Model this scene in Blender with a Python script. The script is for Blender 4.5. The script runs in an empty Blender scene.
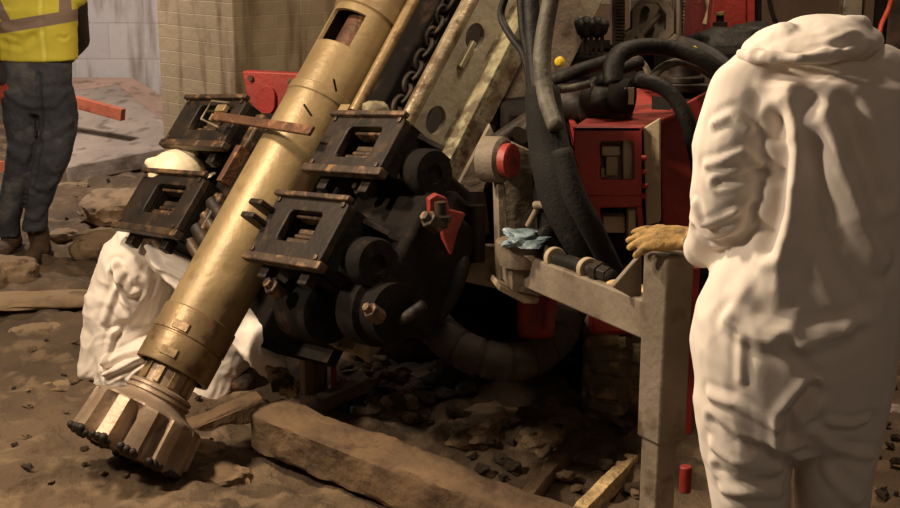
import bpy, bmesh, math, random
import numpy as np
from mathutils import Vector as V, Matrix, noise
random.seed(7)
C = bpy.context.scene.collection
PI = math.pi
R = math.radians

# ------------------------------------------------------------------ camera
PITCH = R(14); FPX = 1300.0; CAM = V((0, 0, 1.75))
FW = V((0, math.cos(PITCH), -math.sin(PITCH))); UP = V((0, math.sin(PITCH), math.cos(PITCH))); RT = V((1, 0, 0))
cd = bpy.data.cameras.new('camera'); cam = bpy.data.objects.new('camera', cd); C.objects.link(cam)
cam.location = CAM; cam.rotation_euler = (PI/2 - PITCH, 0, 0)
cd.sensor_width = 36; cd.lens = 36*FPX/900; cd.clip_start = 0.05; cd.clip_end = 200
bpy.context.scene.camera = cam

def ray(px, py): return FW + RT*((px-450)/FPX) + UP*((254-py)/FPX)
def at(px, py, Y):
    r = ray(px, py); return CAM + r*(Y/r.y)
def dep(px, py, d): return CAM + ray(px, py)*d
def onp(p0, n, px, py):
    r = ray(px, py); return CAM + r*((p0-CAM).dot(n)/r.dot(n))

# ------------------------------------------------------------------ materials
def lin(c):
    return tuple(((x/255)/12.92 if x/255 <= 0.04045 else ((x/255+0.055)/1.055)**2.4) for x in c)
MATS = {}
def mat(name, c1, c2=None, rough=0.7, metal=0.0, scale=4, c3=None, s3=18, t3=0.6, bump=0.2, bscale=30, det=6, spec=None, stretch=None, sheen=0):
    m = bpy.data.materials.new(name); m.use_nodes = True; nt = m.node_tree; N = nt.nodes; L = nt.links
    b = N['Principled BSDF']; b.inputs['Roughness'].default_value = rough; b.inputs['Metallic'].default_value = metal
    if spec is not None: b.inputs['Specular IOR Level'].default_value = spec
    tc = N.new('ShaderNodeTexCoord'); vec = tc.outputs['Object']
    if stretch:
        mp = N.new('ShaderNodeMapping'); mp.inputs['Scale'].default_value = stretch; L.new(vec, mp.inputs[0]); vec = mp.outputs[0]
    n1 = N.new('ShaderNodeTexNoise'); n1.inputs['Scale'].default_value = scale; n1.inputs['Detail'].default_value = det; L.new(vec, n1.inputs['Vector'])
    mx = N.new('ShaderNodeMix'); mx.data_type = 'RGBA'
    cr = N.new('ShaderNodeMapRange'); cr.inputs[1].default_value = 0.35; cr.inputs[2].default_value = 0.65; L.new(n1.outputs['Fac'], cr.inputs[0])
    L.new(cr.outputs[0], mx.inputs[0]); mx.inputs[6].default_value = (*lin(c1), 1); mx.inputs[7].default_value = (*lin(c2 or c1), 1)
    out = mx.outputs[2]
    if c3:
        n3 = N.new('ShaderNodeTexNoise'); n3.inputs['Scale'].default_value = s3; n3.inputs['Detail'].default_value = 8; L.new(vec, n3.inputs['Vector'])
        r3 = N.new('ShaderNodeMapRange'); r3.inputs[1].default_value = t3-0.06; r3.inputs[2].default_value = t3+0.06; L.new(n3.outputs['Fac'], r3.inputs[0])
        m3 = N.new('ShaderNodeMix'); m3.data_type = 'RGBA'; L.new(r3.outputs[0], m3.inputs[0]); L.new(out, m3.inputs[6]); m3.inputs[7].default_value = (*lin(c3), 1); out = m3.outputs[2]
    L.new(out, b.inputs['Base Color'])
    if bump:
        nb = N.new('ShaderNodeTexNoise'); nb.inputs['Scale'].default_value = bscale; nb.inputs['Detail'].default_value = 8; L.new(vec, nb.inputs['Vector'])
        bp = N.new('ShaderNodeBump'); bp.inputs['Strength'].default_value = bump; bp.inputs['Distance'].default_value = 0.02; L.new(nb.outputs['Fac'], bp.inputs['Height']); L.new(bp.outputs[0], b.inputs['Normal'])
    MATS[name] = m; return m

M_dirt = mat('dirt', (98, 79, 59), (74, 59, 43), 0.95, 0, 2.2, (114, 94, 71), 9, 0.58, 1.0, 22)
M_rock = mat('rock', (144, 120, 92), (116, 95, 72), 0.92, 0, 5, (78, 60, 45), 14, 0.6, 0.7, 16)
M_conc = mat('concrete', (162, 146, 132), (138, 124, 112), 0.9, 0, 2.5, (112, 98, 86), 7, 0.6, 0.3, 20)
M_wall = mat('painted_wall', (150, 144, 140), (124, 117, 113), 0.9, 0, 2.2, (92, 82, 76), 4, 0.62, 0.4, 12)
M_brwall = mat('brown_wall', (112, 90, 74), (84, 66, 54), 0.9, 0, 2.2, (60, 48, 40), 4, 0.6, 0.4, 12)
M_brass = mat('casing_steel', (148, 126, 88), (124, 103, 70), 0.46, 0.25, 5, (124, 102, 68), 11, 0.62, 0.10, 40)
M_shoe = mat('casing_shoe_steel', (144, 120, 86), (122, 100, 70), 0.42, 0.4, 6, (88, 66, 44), 14, 0.62, 0.12, 40)
M_bit = mat('bit_steel', (162, 140, 118), (136, 115, 95), 0.46, 0.4, 8, (140, 116, 92), 20, 0.62, 0.12, 60)
M_carb = mat('carbide', (52, 44, 38), (36, 31, 27), 0.5, 0.5, 20)
M_black = mat('oily_black_steel', (46, 37, 30), (31, 25, 20), 0.55, 0.15, 9, (66, 50, 36), 16, 0.62, 0.15, 40, spec=0.3)
M_blackr = mat('worn_black_edge', (80, 62, 46), (46, 36, 29), 0.5, 0.25, 12, (122, 92, 62), 22, 0.6, 0.2, 50)
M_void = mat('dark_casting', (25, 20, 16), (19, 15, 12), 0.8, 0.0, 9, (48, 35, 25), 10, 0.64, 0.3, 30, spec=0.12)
M_rub = mat('black_rubber', (31, 27, 23), (23, 20, 17), 0.62, 0, 12, (54, 46, 38), 9, 0.64, 0.2, 60, spec=0.25)
M_hose = mat('grey_hose', (96, 90, 76), (74, 68, 56), 0.65, 0, 10, (54, 48, 40), 9, 0.6, 0.2, 60)
M_sleeve = mat('woven_hose_sleeve', (34, 31, 28), (26, 24, 22), 0.85, 0, 12, (50, 44, 38), 9, 0.64, 0.25, 90, spec=0.2)
M_grey = mat('grey_mast_paint', (150, 140, 119), (118, 108, 90), 0.6, 0.1, 4, (92, 74, 54), 9, 0.6, 0.2, 40)
M_oliv = mat('worn_olive_paint', (152, 148, 116), (122, 112, 84), 0.6, 0.1, 9, (84, 72, 52), 14, 0.55, 0.35, 30)
M_rail = mat('worn_rail_steel', (164, 150, 124), (112, 96, 74), 0.42, 0.4, 14, (84, 62, 42), 12, 0.6, 0.2, 60)
M_beam = mat('dusty_grey_paint', (138, 124, 106), (110, 97, 82), 0.7, 0.1, 4, (88, 72, 56), 10, 0.62, 0.25, 40)
M_dust = mat('pale_dust', (214, 184, 134), (168, 140, 98), 0.95, 0, 16, None, 9, 0.6, 0.8, 60)
M_red = mat('red_paint', (152, 40, 32), (130, 34, 28), 0.55, 0, 3, (92, 44, 34), 8, 0.66, 0.15, 40)
M_redf = mat('scuffed_red_paint', (150, 50, 40), (128, 42, 34), 0.55, 0, 6, (104, 56, 42), 10, 0.64, 0.2, 40)
M_beige = mat('beige_panel_paint', (176, 158, 130), (150, 132, 106), 0.6, 0, 4, (116, 98, 76), 9, 0.64, 0.15, 40)
M_suit = mat('white_coverall_fabric', (232, 220, 208), (224, 211, 198), 0.82, 0, 4, None, 18, 0.66, 0.04, 30)
M_jean = mat('dark_denim', (72, 74, 82), (54, 56, 64), 0.9, 0, 7, (104, 102, 104), 5, 0.6, 0.3, 60)
M_boot = mat('muddy_boot', (96, 74, 52), (64, 50, 38), 0.9, 0, 9, (44, 34, 28), 16, 0.6, 0.5, 40)
M_glove = mat('leather_glove', (176, 142, 86), (140, 110, 64), 0.85, 0, 14, (104, 80, 48), 24, 0.58, 0.4, 60)
M_gloved = mat('muddy_glove', (190, 155, 110), (140, 112, 78), 0.85, 0, 14, (50, 40, 32), 14, 0.52, 0.4, 60)
M_rglove = mat('red_glove', (196, 82, 62), (160, 60, 46), 0.85, 0, 14)
M_skin = mat('skin', (190, 140, 112), (176, 124, 98), 0.6, 0, 6, None, 9, .6, 0.05)
M_hair = mat('dark_hair', (44, 34, 28), (30, 24, 20), 0.7)
M_helm = mat('cream_hard_hat', (234, 216, 184), (226, 206, 172), 0.45, 0, 4, None, 9, .6, 0.0)
M_wood = mat('weathered_timber', (112, 88, 62), (84, 65, 46), 0.9, 0, 5, (74, 54, 38), 8, 0.58, 0.6, 24, stretch=(1, 1, 1))
M_stake = mat('stake_wood', (142, 112, 76), (112, 86, 58), 0.85, 0, 3, (86, 64, 44), 6, 0.62, 0.4, 24, stretch=(5, 5, 0.6))
M_orange = mat('orange_paint', (190, 108, 78), (172, 94, 66), 0.7, 0, 5, (140, 64, 42), 9, 0.64, 0.2, 30)
M_rust = mat('rusty_bar', (104, 70, 48), (76, 50, 36), 0.6, 0.4, 12, (134, 96, 62), 22, 0.6, 0.3, 60)
M_blue = mat('blue_film', (138, 156, 162), (84, 100, 104), 0.35, 0, 14, None, 9, .6, 0.3, 30)
M_bluec = mat('bright_blue_scrap', (120, 190, 235), (90, 150, 200), 0.4)
M_yel = mat('yellow_cap', (226, 186, 40), (210, 170, 36), 0.5)
M_cable = mat('orange_cable', (210, 80, 50), (190, 70, 40), 0.5)
M_galv = mat('galvanised_sheet', (158, 146, 128), (132, 120, 102), 0.55, 0.3, 6, (104, 90, 74), 12, 0.6, 0.2, 40)

def vest_material(cx, zc):
    m = bpy.data.materials.new('hi_vis_vest'); m.use_nodes = True; nt = m.node_tree; N = nt.nodes; L = nt.links; b = N['Principled BSDF']
    b.inputs['Roughness'].default_value = 0.7
    tc = N.new('ShaderNodeTexCoord'); sx = N.new('ShaderNodeSeparateXYZ'); L.new(tc.outputs['Object'], sx.inputs[0])
    def mth(op, a, bb=None):
        n = N.new('ShaderNodeMath'); n.operation = op
        for i, v in enumerate((a, bb)):
            if v is None: continue
            if isinstance(v, (int, float)): n.inputs[i].default_value = v
            else: L.new(v, n.inputs[i])
        return n.outputs[0]
    X = mth('SUBTRACT', sx.outputs['X'], cx); Z = mth('SUBTRACT', sx.outputs['Z'], zc)
    zz = mth('SUBTRACT', Z, mth('MULTIPLY', X, 0.16))
    def band(v, c, w): return mth('LESS_THAN', mth('ABSOLUTE', mth('SUBTRACT', v, c)), w)
    b1 = band(zz, 0.0, 0.031)
    up = mth('GREATER_THAN', zz, 0.0)
    b2 = mth('MULTIPLY', band(X, 0.155, 0.028), up); b3 = mth('MULTIPLY', band(mth('ADD', X, mth('MULTIPLY', Z, 0.55)), -0.15, 0.03), up)
    msk = mth('MAXIMUM', mth('MAXIMUM', b1, b2), b3)
    zip_ = band(X, 0.035, 0.008)
    n1 = N.new('ShaderNodeTexNoise'); n1.inputs['Scale'].default_value = 6; L.new(tc.outputs['Object'], n1.inputs['Vector'])
    a = N.new('ShaderNodeMix'); a.data_type = 'RGBA'; L.new(n1.outputs['Fac'], a.inputs[0]); a.inputs[6].default_value = (*lin((238, 226, 84)), 1); a.inputs[7].default_value = (*lin((224, 208, 66)), 1)
    z2 = N.new('ShaderNodeMix'); z2.data_type = 'RGBA'; L.new(zip_, z2.inputs[0]); L.new(a.outputs[2], z2.inputs[6]); z2.inputs[7].default_value = (*lin((244, 236, 110)), 1)
    c = N.new('ShaderNodeMix'); c.data_type = 'RGBA'; L.new(msk, c.inputs[0]); L.new(z2.outputs[2], c.inputs[6]); c.inputs[7].default_value = (*lin((150, 128, 112)), 1)
    L.new(c.outputs[2], b.inputs['Base Color'])
    return m

def brick_material(name, c1, c2, cm, stain, bw=0.3, bh=0.072, ms=0.006, sthr=0.58, axis='xy'):
    m = bpy.data.materials.new(name); m.use_nodes = True; nt = m.node_tree; N = nt.nodes; L = nt.links; b = N['Principled BSDF']
    b.inputs['Roughness'].default_value = 0.75
    tc = N.new('ShaderNodeTexCoord'); sx = N.new('ShaderNodeSeparateXYZ'); L.new(tc.outputs['Object'], sx.inputs[0])
    ad = N.new('ShaderNodeMath'); ad.operation = 'ADD'; L.new(sx.outputs['X'], ad.inputs[0]); L.new(sx.outputs['Y'], ad.inputs[1])
    cb = N.new('ShaderNodeCombineXYZ'); L.new(ad.outputs[0], cb.inputs[0]); L.new(sx.outputs['Z'], cb.inputs[1])
    nw = N.new('ShaderNodeTexNoise'); nw.inputs['Scale'].default_value = 3; L.new(tc.outputs['Object'], nw.inputs['Vector'])
    va = N.new('ShaderNodeVectorMath'); va.operation = 'MULTIPLY_ADD'; L.new(nw.outputs['Color'], va.inputs[0]); va.inputs[1].default_value = (0.012, 0.012, 0); L.new(cb.outputs[0], va.inputs[2])
    br = N.new('ShaderNodeTexBrick'); br.inputs['Scale'].default_value = 1; br.inputs['Brick Width'].default_value = bw; br.inputs['Row Height'].default_value = bh
    br.inputs['Mortar Size'].default_value = ms; br.inputs['Mortar Smooth'].default_value = 0.5
    br.inputs['Color1'].default_value = (*lin(c1), 1); br.inputs['Color2'].default_value = (*lin(c2), 1); br.inputs['Mortar'].default_value = (*lin(cm), 1)
    L.new(va.outputs[0], br.inputs['Vector'])
    mp = N.new('ShaderNodeMapping'); mp.inputs['Scale'].default_value = (5, 5, 0.9); L.new(tc.outputs['Object'], mp.inputs[0])
    ns = N.new('ShaderNodeTexNoise'); ns.inputs['Scale'].default_value = 1.6; ns.inputs['Detail'].default_value = 8; L.new(mp.outputs[0], ns.inputs['Vector'])
    mr = N.new('ShaderNodeMapRange'); mr.inputs[1].default_value = sthr-0.06; mr.inputs[2].default_value = sthr+0.1; L.new(ns.outputs['Fac'], mr.inputs[0])
    mx = N.new('ShaderNodeMix'); mx.data_type = 'RGBA'; L.new(mr.outputs[0], mx.inputs[0]); L.new(br.outputs['Color'], mx.inputs[6]); mx.inputs[7].default_value = (*lin(stain), 1)
    L.new(mx.outputs[2], b.inputs['Base Color'])
    sb = N.new('ShaderNodeMath'); sb.operation = 'MULTIPLY_ADD'; L.new(br.outputs['Fac'], sb.inputs[0]); sb.inputs[1].default_value = -1; 
    nb = N.new('ShaderNodeTexNoise'); nb.inputs['Scale'].default_value = 14; nb.inputs['Detail'].default_value = 6; L.new(tc.outputs['Object'], nb.inputs['Vector']); L.new(nb.outputs['Fac'], sb.inputs[2])
    bp = N.new('ShaderNodeBump'); bp.inputs['Strength'].default_value = 0.5; bp.inputs['Distance'].default_value = 0.012; L.new(sb.outputs[0], bp.inputs['Height']); L.new(bp.outputs[0], b.inputs['Normal'])
    return m

# ------------------------------------------------------------------ object helpers
def wloc(o):
    p = V((0, 0, 0))
    while o is not None: p += o.location; o = o.parent
    return p
def thing(name, loc, label, cat, group=None):
    o = bpy.data.objects.new(name, None); C.objects.link(o); o.location = loc; o.empty_display_size = 0.1
    o['label'] = label; o['category'] = cat
    if group: o['group'] = group
    return o
def tag(o, label, cat, group=None):
    o['label'] = label; o['category'] = cat
    if group: o['group'] = group
    return o

def frame_of(a, side=None):
    a = a.normalized()
    s = side if side is not None else (V((0, 0, 1)) if abs(a.z) < 0.9 else V((1, 0, 0)))
    s = (s - a*s.dot(a)).normalized()
    return a, s, a.cross(s)

class MB:
    def __init__(self): self.bm = bmesh.new()
    def hexa(self, p):      # 8 points: bottom loop 0-3, top loop 4-7
        v = [self.bm.verts.new(q) for q in p]
        for f in ((0, 3, 2, 1), (4, 5, 6, 7), (0, 1, 5, 4), (1, 2, 6, 5), (2, 3, 7, 6), (3, 0, 4, 7)): self.bm.faces.new([v[i] for i in f])
        return self
    def box(self, c, s, ax=None):
        X, Y, Z = ax or (V((1, 0, 0)), V((0, 1, 0)), V((0, 0, 1)))
        c = V(c); h = [q/2 for q in s]
        P = [c + X*(i*h[0]) + Y*(j*h[1]) + Z*(k*h[2]) for k in (-1, 1) for i, j in ((-1, -1), (1, -1), (1, 1), (-1, 1))]
        return self.hexa(P)
    def prism(self, pts, vec):
        a = [self.bm.verts.new(p) for p in pts]; b = [self.bm.verts.new(V(p)+V(vec)) for p in pts]
        n = len(pts)
        self.bm.faces.new(a); self.bm.faces.new(list(reversed(b)))
        for i in range(n): self.bm.faces.new((a[(i+1) % n], a[i], b[i], b[(i+1) % n]))
        return self
    def frame(self, outer, inner, vec):   # plate with one opening; same vertex count
        n = len(outer); vec = V(vec)
        o0 = [self.bm.verts.new(p) for p in outer]; i0 = [self.bm.verts.new(p) for p in inner]
        o1 = [self.bm.verts.new(V(p)+vec) for p in outer]; i1 = [self.bm.verts.new(V(p)+vec) for p in inner]
        for k in range(n):
            j = (k+1) % n
            for q in ((o0[k], o0[j], i0[j], i0[k]), (o1[j], o1[k], i1[k], i1[j]), (o0[j], o0[k], o1[k], o1[j]), (i0[k], i0[j], i1[j], i1[k])): self.bm.faces.new(q)
        return self
    def rings(self, rings, close=True):
        vs = [[self.bm.verts.new(p) for p in r] for r in rings]; n = len(vs[0])
        for a, b in zip(vs, vs[1:]):
            for i in range(n):
                j = (i+1) % n; self.bm.faces.new((a[i], a[j], b[j], b[i]))
        if close: self.bm.faces.new(list(reversed(vs[0]))); self.bm.faces.new(vs[-1])
        return self
    def lathe(self, o, axis, prof, seg=32, side=None, fn=None, close=True):
        a, s, t = frame_of(axis, side); rg = []
        for r, h in prof:
            rg.append([o + a*h + (s*math.cos(2*PI*k/seg) + t*math.sin(2*PI*k/seg))*(fn(r, h, 2*PI*k/seg) if fn else r) for k in range(seg)])
        return self.rings(rg, close)
    def cyl(self, p0, p1, r, seg=20, r1=None):
        p0 = V(p0); p1 = V(p1); L = (p1-p0).length
        return self.lathe(p0, p1-p0, [(r, 0), (r if r1 is None else r1, L)], seg)
    def tube(self, pts, r, seg=12, rib=0, sub=6):
        P = [V(p) for p in pts]
        if len(P) > 2 and sub:
            Q = []; E = [P[0]*2-P[1]] + P + [P[-1]*2-P[-2]]
            for i in range(1, len(E)-2):
                for k in range(sub):
                    t = k/sub; p0, p1, p2, p3 = E[i-1], E[i], E[i+1], E[i+2]
                    Q.append(0.5*((2*p1) + (p2-p0)*t + (2*p0-5*p1+4*p2-p3)*t*t + (3*p1-p0-3*p2+p3)*t**3))
            Q.append(P[-1])
        else: Q = P
        rr = r if isinstance(r, (list, tuple)) else [r]*len(P)
        rad = [np.interp(i/(len(Q)-1)*(len(P)-1), range(len(P)), rr) for i in range(len(Q))]
        if rib:
            L = [0]
            for a, b in zip(Q, Q[1:]): L.append(L[-1]+(b-a).length)
            n = int(L[-1]/(rib/8)); Q2 = []; r2 = []
            for k in range(n+1):
                s = L[-1]*k/n
                Q2.append(V([np.interp(s, L, [q[c] for q in Q]) for c in range(3)])); r2.append(float(np.interp(s, L, rad))*(1.0 if k % 8 < 7 else 0.86))
            Q, rad = Q2, r2
        a, s, t = frame_of(Q[1]-Q[0]); rg = []
        for i, q in enumerate(Q):
            d = (Q[min(i+1, len(Q)-1)] - Q[max(i-1, 0)]).normalized()
            s = (s - d*s.dot(d)).normalized(); t = d.cross(s)
            rg.append([q + (s*math.cos(2*PI*k/seg) + t*math.sin(2*PI*k/seg))*rad[i] for k in range(seg)])
        return self.rings(rg)
    def cap(self, p0, r0, p1, r1, side=None, k=1.0, seg=20):
        p0 = V(p0); p1 = V(p1)
        if (p1-p0).length < 1e-5: p1 = p0+V((0, 0, 1e-4))
        a, s, t = frame_of(p1-p0, side); rg = []
        for j in range(1, 7):
            an = -PI/2 + PI/2*j/7
            rg.append((p0 + a*(math.sin(an)*r0), math.cos(an)*r0))
        rg.append((p0, r0)); rg.append((p1, r1))
        for j in range(1, 7):
            an = PI/2*j/7; rg.append((p1 + a*(math.sin(an)*r1), math.cos(an)*r1))
        return self.rings([[c + (s*k*math.cos(2*PI*q/seg) + t*math.sin(2*PI*q/seg))*r for q in range(seg)] for c, r in rg])
    def chain(self, pts, rs, side=None, k=1.0):
        for i in range(len(pts)-1): self.cap(pts[i], rs[i], pts[i+1], rs[i+1], side, k)
        return self
    def ell(self, c, rx, ry, rz, ax=None):
        X, Y, Z = ax or (V((1, 0, 0)), V((0, 1, 0)), V((0, 0, 1))); c = V(c); rg = []
        for j in range(1, 12):
            an = -PI/2+PI*j/12
            rg.append([c + X*(rx*math.cos(an)*math.cos(2*PI*q/20)) + Y*(ry*math.cos(an)*math.sin(2*PI*q/20)) + Z*(rz*math.sin(an)) for q in range(20)])
        return self.rings(rg)
    def sections(self, secs, seg=28, pw=2.3):   # (centre, rx, ry) horizontal superellipses from top down
        rg = []
        for c, rx, ry in secs:
            r = []
            for q in range(seg):
                th = 2*PI*q/seg; cc, ss = math.cos(th), math.sin(th)
                r.append(V(c) + V((rx*math.copysign(abs(cc)**(2/pw), cc), ry*math.copysign(abs(ss)**(2/pw), ss), 0)))
            rg.append(r)
        rg.reverse()
        return self.rings(rg)
    def rock(self, c, s, sd, rz=0, sub=3, rough=0.35, flat=None):
        ret = bmesh.ops.create_icosphere(self.bm, subdivisions=sub, radius=1.0)
        off = V((sd*3.1, sd*1.7, sd*2.3)); cr, sr = math.cos(rz), math.sin(rz)
        for v in ret['verts']:
            p = v.co.copy()
            vv = noise.voronoi(p*1.4+off)[0]; d = 1 + rough*noise.noise(p*1.3+off) + rough*0.45*noise.noise(p*3.1+off) + rough*0.5*(min(vv[1]-vv[0], 0.5)-0.25) + rough*0.12*noise.noise(p*9+off)
            q = p*d
            q = V([math.copysign(abs(x)**0.8, x) for x in q])
            q = V((q.x*s[0], q.y*s[1], q.z*s[2]))
            v.co = V(c) + V((q.x*cr-q.y*sr, q.x*sr+q.y*cr, q.z))
        return self
    def build(self, name, m, parent=None, bevel=0.0, smooth=35, seg=2, subs=0):
        bm = self.bm
        bmesh.ops.recalc_face_normals(bm, faces=bm.faces)
        org = wloc(parent) if parent else None
        if org is None:
            xs = [v.co for v in bm.verts]
            org = V((sum(p.x for p in xs)/len(xs), sum(p.y for p in xs)/len(xs), min(p.z for p in xs)))
        for v in bm.verts: v.co -= org
        me = bpy.data.meshes.new(name); bm.to_mesh(me); bm.free()
        me.polygons.foreach_set('use_smooth', [True]*len(me.polygons))
        if smooth < 180: me.set_sharp_from_angle(angle=R(smooth))
        me.materials.append(m)
        o = bpy.data.objects.new(name, me); C.objects.link(o)
        if parent: o.parent = parent
        else: o.location = org
        if bevel:
            b = o.modifiers.new('b', 'BEVEL'); b.width = bevel; b.segments = seg; b.limit_method = 'ANGLE'; b.angle_limit = R(40)
        return o
    def skin(self, name, m, parent, voxel, sm=4, fn=None):
        """union the closed shapes into one continuous surface, smooth it, then shape it with fn(co, no) -> offset"""
        org = wloc(parent) if parent else V((0, 0, 0))
        bmesh.ops.recalc_face_normals(self.bm, faces=self.bm.faces)
        me = bpy.data.meshes.new('t'); self.bm.to_mesh(me); self.bm.free()
        o = bpy.data.objects.new('t', me); C.objects.link(o)
        r = o.modifiers.new('r', 'REMESH'); r.mode = 'VOXEL'; r.voxel_size = voxel; r.use_smooth_shade = True
        if sm:
            s = o.modifiers.new('s', 'SMOOTH'); s.factor = 0.5; s.iterations = sm
        dg = bpy.context.evaluated_depsgraph_get(); dg.update()
        me2 = bpy.data.meshes.new_from_object(o.evaluated_get(dg)); bpy.data.objects.remove(o); bpy.data.meshes.remove(me)
        n = len(me2.vertices); co = np.empty(n*3); me2.vertices.foreach_get('co', co); co = co.reshape(-1, 3)
        no = np.empty(n*3); me2.vertices.foreach_get('normal', no); no = no.reshape(-1, 3)
        if fn is not None: co = fn(co, no)
        co = co - np.array(org)
        me2.vertices.foreach_set('co', co.reshape(-1)); me2.update()
        me2.polygons.foreach_set('use_smooth', [True]*len(me2.polygons))
        me2.materials.clear(); me2.materials.append(m); me2.name = name
        o = bpy.data.objects.new(name, me2); C.objects.link(o)
        if parent: o.parent = parent
        return o

def crumple(amp=0.012, freq=5.0, fine=0.3, stretch=(1, 1, 1), folds=(), seed=0, soft=0.0, hang=None):
    off = V((seed*7.3, seed*3.9, seed*5.1))
    def fn(co, no):
        n = len(co); d = np.zeros(n)
        for i in range(n):
            p = V(co[i]); q = V((p.x*stretch[0], p.y*stretch[1], p.z*stretch[2]))*freq + off
            wv = noise.noise_vector(q*0.6)*0.9
            q2 = q + wv
            a = noise.noise(q2*0.8); b = 1-2*abs(noise.noise(q2*1.1+V((5, 5, 5)))); c = 1-2*abs(noise.noise(q2*2.3))
            vv = noise.voronoi(q2*1.15)[0]; e = min(vv[1]-vv[0], 0.5)
            q3 = V((q2.x*0.9+q2.z*0.8, q2.y*1.3, q2.z*2.4-q2.x*0.6)); q4 = V((q2.x*2.6+q2.z*0.5, q2.y*1.3, q2.z*0.9))
            k1 = (1-min(1, 2.6*abs(noise.noise(q3*0.9+V((1, 2, 3))))))**2; k2 = (1-min(1, 2.6*abs(noise.noise(q4*0.8+V((7, 2, 9))))))**2
            g = 0.5+0.5*max(-1, min(1, 3*noise.noise(q*0.35+V((4, 4, 4)))))
            v2 = noise.voronoi(q2*0.75+V((3, 3, 3)))[0]; e2 = min(v2[1]-v2[0], 0.6)
            d[i] = amp*(0.9*a + 0.28*(k1*g+k2*(1-g)-0.3) + fine*0.6*(c-0.5) - 0.55*(0.25-e) - 0.8*(0.3-e2))
        for f in folds:
            pts, wd, am = f[:3]; P = []
            for p in pts:
                k = np.argmin(((co-np.array(p))**2).sum(1)); P.append(co[k])
            best = np.full(n, 1e9)
            for a, b in zip(P, P[1:]):
                ab = b-a; L2 = max((ab**2).sum(), 1e-9)
                t = np.clip(((co-a)@ab)/L2, 0, 1); q = a + t[:, None]*ab; best = np.minimum(best, ((co-q)**2).sum(1))
            dist = np.sqrt(best)
            d += am*0.85*np.exp(-np.sqrt((dist/wd)**2+0.08)+0.28) - 0.4*am*np.exp(-((dist-2.2*wd)/wd)**2)
        return co + no*d[:, None]
    return fn

def atz(px, py, z):
    r = ray(px, py); return CAM + r*((z-CAM.z)/r.z)

# ------------------------------------------------------------------ setting
def sst(a, b, x):
    t = max(0, min(1, (x-a)/(b-a))); return t*t*(3-2*t)
def gauss(x, y, cx, cy, sx, sy): return math.exp(-((x-cx)/sx)**2-((y-cy)/sy)**2)
def hgt(x, y):
    p = V((x, y, 0))
    h = 0.055*noise.noise(p*1.1) + 0.035*noise.noise(p*2.9+V((3, 1, 0))) 
    h += 0.03*sst(7.6, 11, y)*10*max(0, 1-max(0, x+1)/3) if y > 7.6 else 0
    h += 0.10*gauss(x, y, 0.1, 4.6, 0.9, 0.45) - 0.07*gauss(x, y, -0.75, 4.35, 0.22, 0.2) + 0.05*gauss(x, y, -1.5, 3.9, 0.7, 0.4)
    h += 0.07*gauss(x, y, -1.9, 5.9, 0.5, 0.4)
    return h
def hfine(x, y):
    p = V((x, y, 0)); n = noise.noise(p*7)
    h = hgt(x, y) + 0.026*n + 0.016*noise.noise(p*13) + 0.008*noise.noise(p*26) + 0.03*max(0, noise.noise(p*9+V((9, 9, 9)))-0.1) + 0.018*(1-2*abs(noise.noise(p*5+V((2, 2, 2)))))
    v = noise.voronoi(V((x*5, y*5, 0.3)))[0]
    h += 0.035*min(v[1]-v[0], 0.25)
    return h
def grid(x0, x1, y0, y1, st, nm):
    nx = int((x1-x0)/st); ny = int((y1-y0)/st); vs = []; fs = []
    for j in range(ny+1):
        for i in range(nx+1):
            x = x0+(x1-x0)*i/nx; y = y0+(y1-y0)*j/ny; vs.append((x, y, hfine(x, y)))
    for j in range(ny):
        for i in range(nx):
            a = j*(nx+1)+i; fs.append((a, a+1, a+nx+2, a+nx+1))
    me = bpy.data.meshes.new(nm); me.from_pydata(vs, [], fs); me.polygons.foreach_set('use_smooth', [True]*len(fs)); me.materials.append(M_dirt)
    o = bpy.data.objects.new(nm, me); C.objects.link(o); o['kind'] = 'structure'; return o
grid(-4.6, 4.4, 2.6, 11.2, 0.022, 'floor')

def struct(name, mb, m, **k):
    o = mb.build(name, m, None, **k); o['kind'] = 'structure'; return o
M_pbrick = brick_material('painted_block_wall', (184, 176, 172), (176, 168, 164), (170, 162, 156), (140, 126, 116), 0.6, 0.30, 0.005, 0.56)
M_cbrick = brick_material('beige_brick', (162, 144, 116), (151, 133, 107), (176, 158, 130), (106, 84, 60), 0.34, 0.076, 0.003, 0.58)
struct('wall_back', MB().box((0, 11.15, 1.9), (10, 0.3, 4.2)), M_pbrick)
struct('wall_right', MB().box((3.0, 8.6, 1.9), (6.2, 0.3, 4.2)), M_brwall)
col = MB(); cc = at(240, 100, 7.2); sdl = 0.80
u1 = V((1, 1, 0)).normalized(); u2 = V((-1, 1, 0)).normalized()
# column built square in its own frame, then turned 45 degrees
cb = MB().box((0, 0, 1.65), (sdl, sdl, 3.5))
co = cb.build('brick_column', M_cbrick, None, bevel=0.008)
co.location = (cc.x, cc.y+sdl*0.707, co.location.z-0.05); co.rotation_euler = (0, 0, R(43)); co['kind'] = 'structure'

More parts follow.
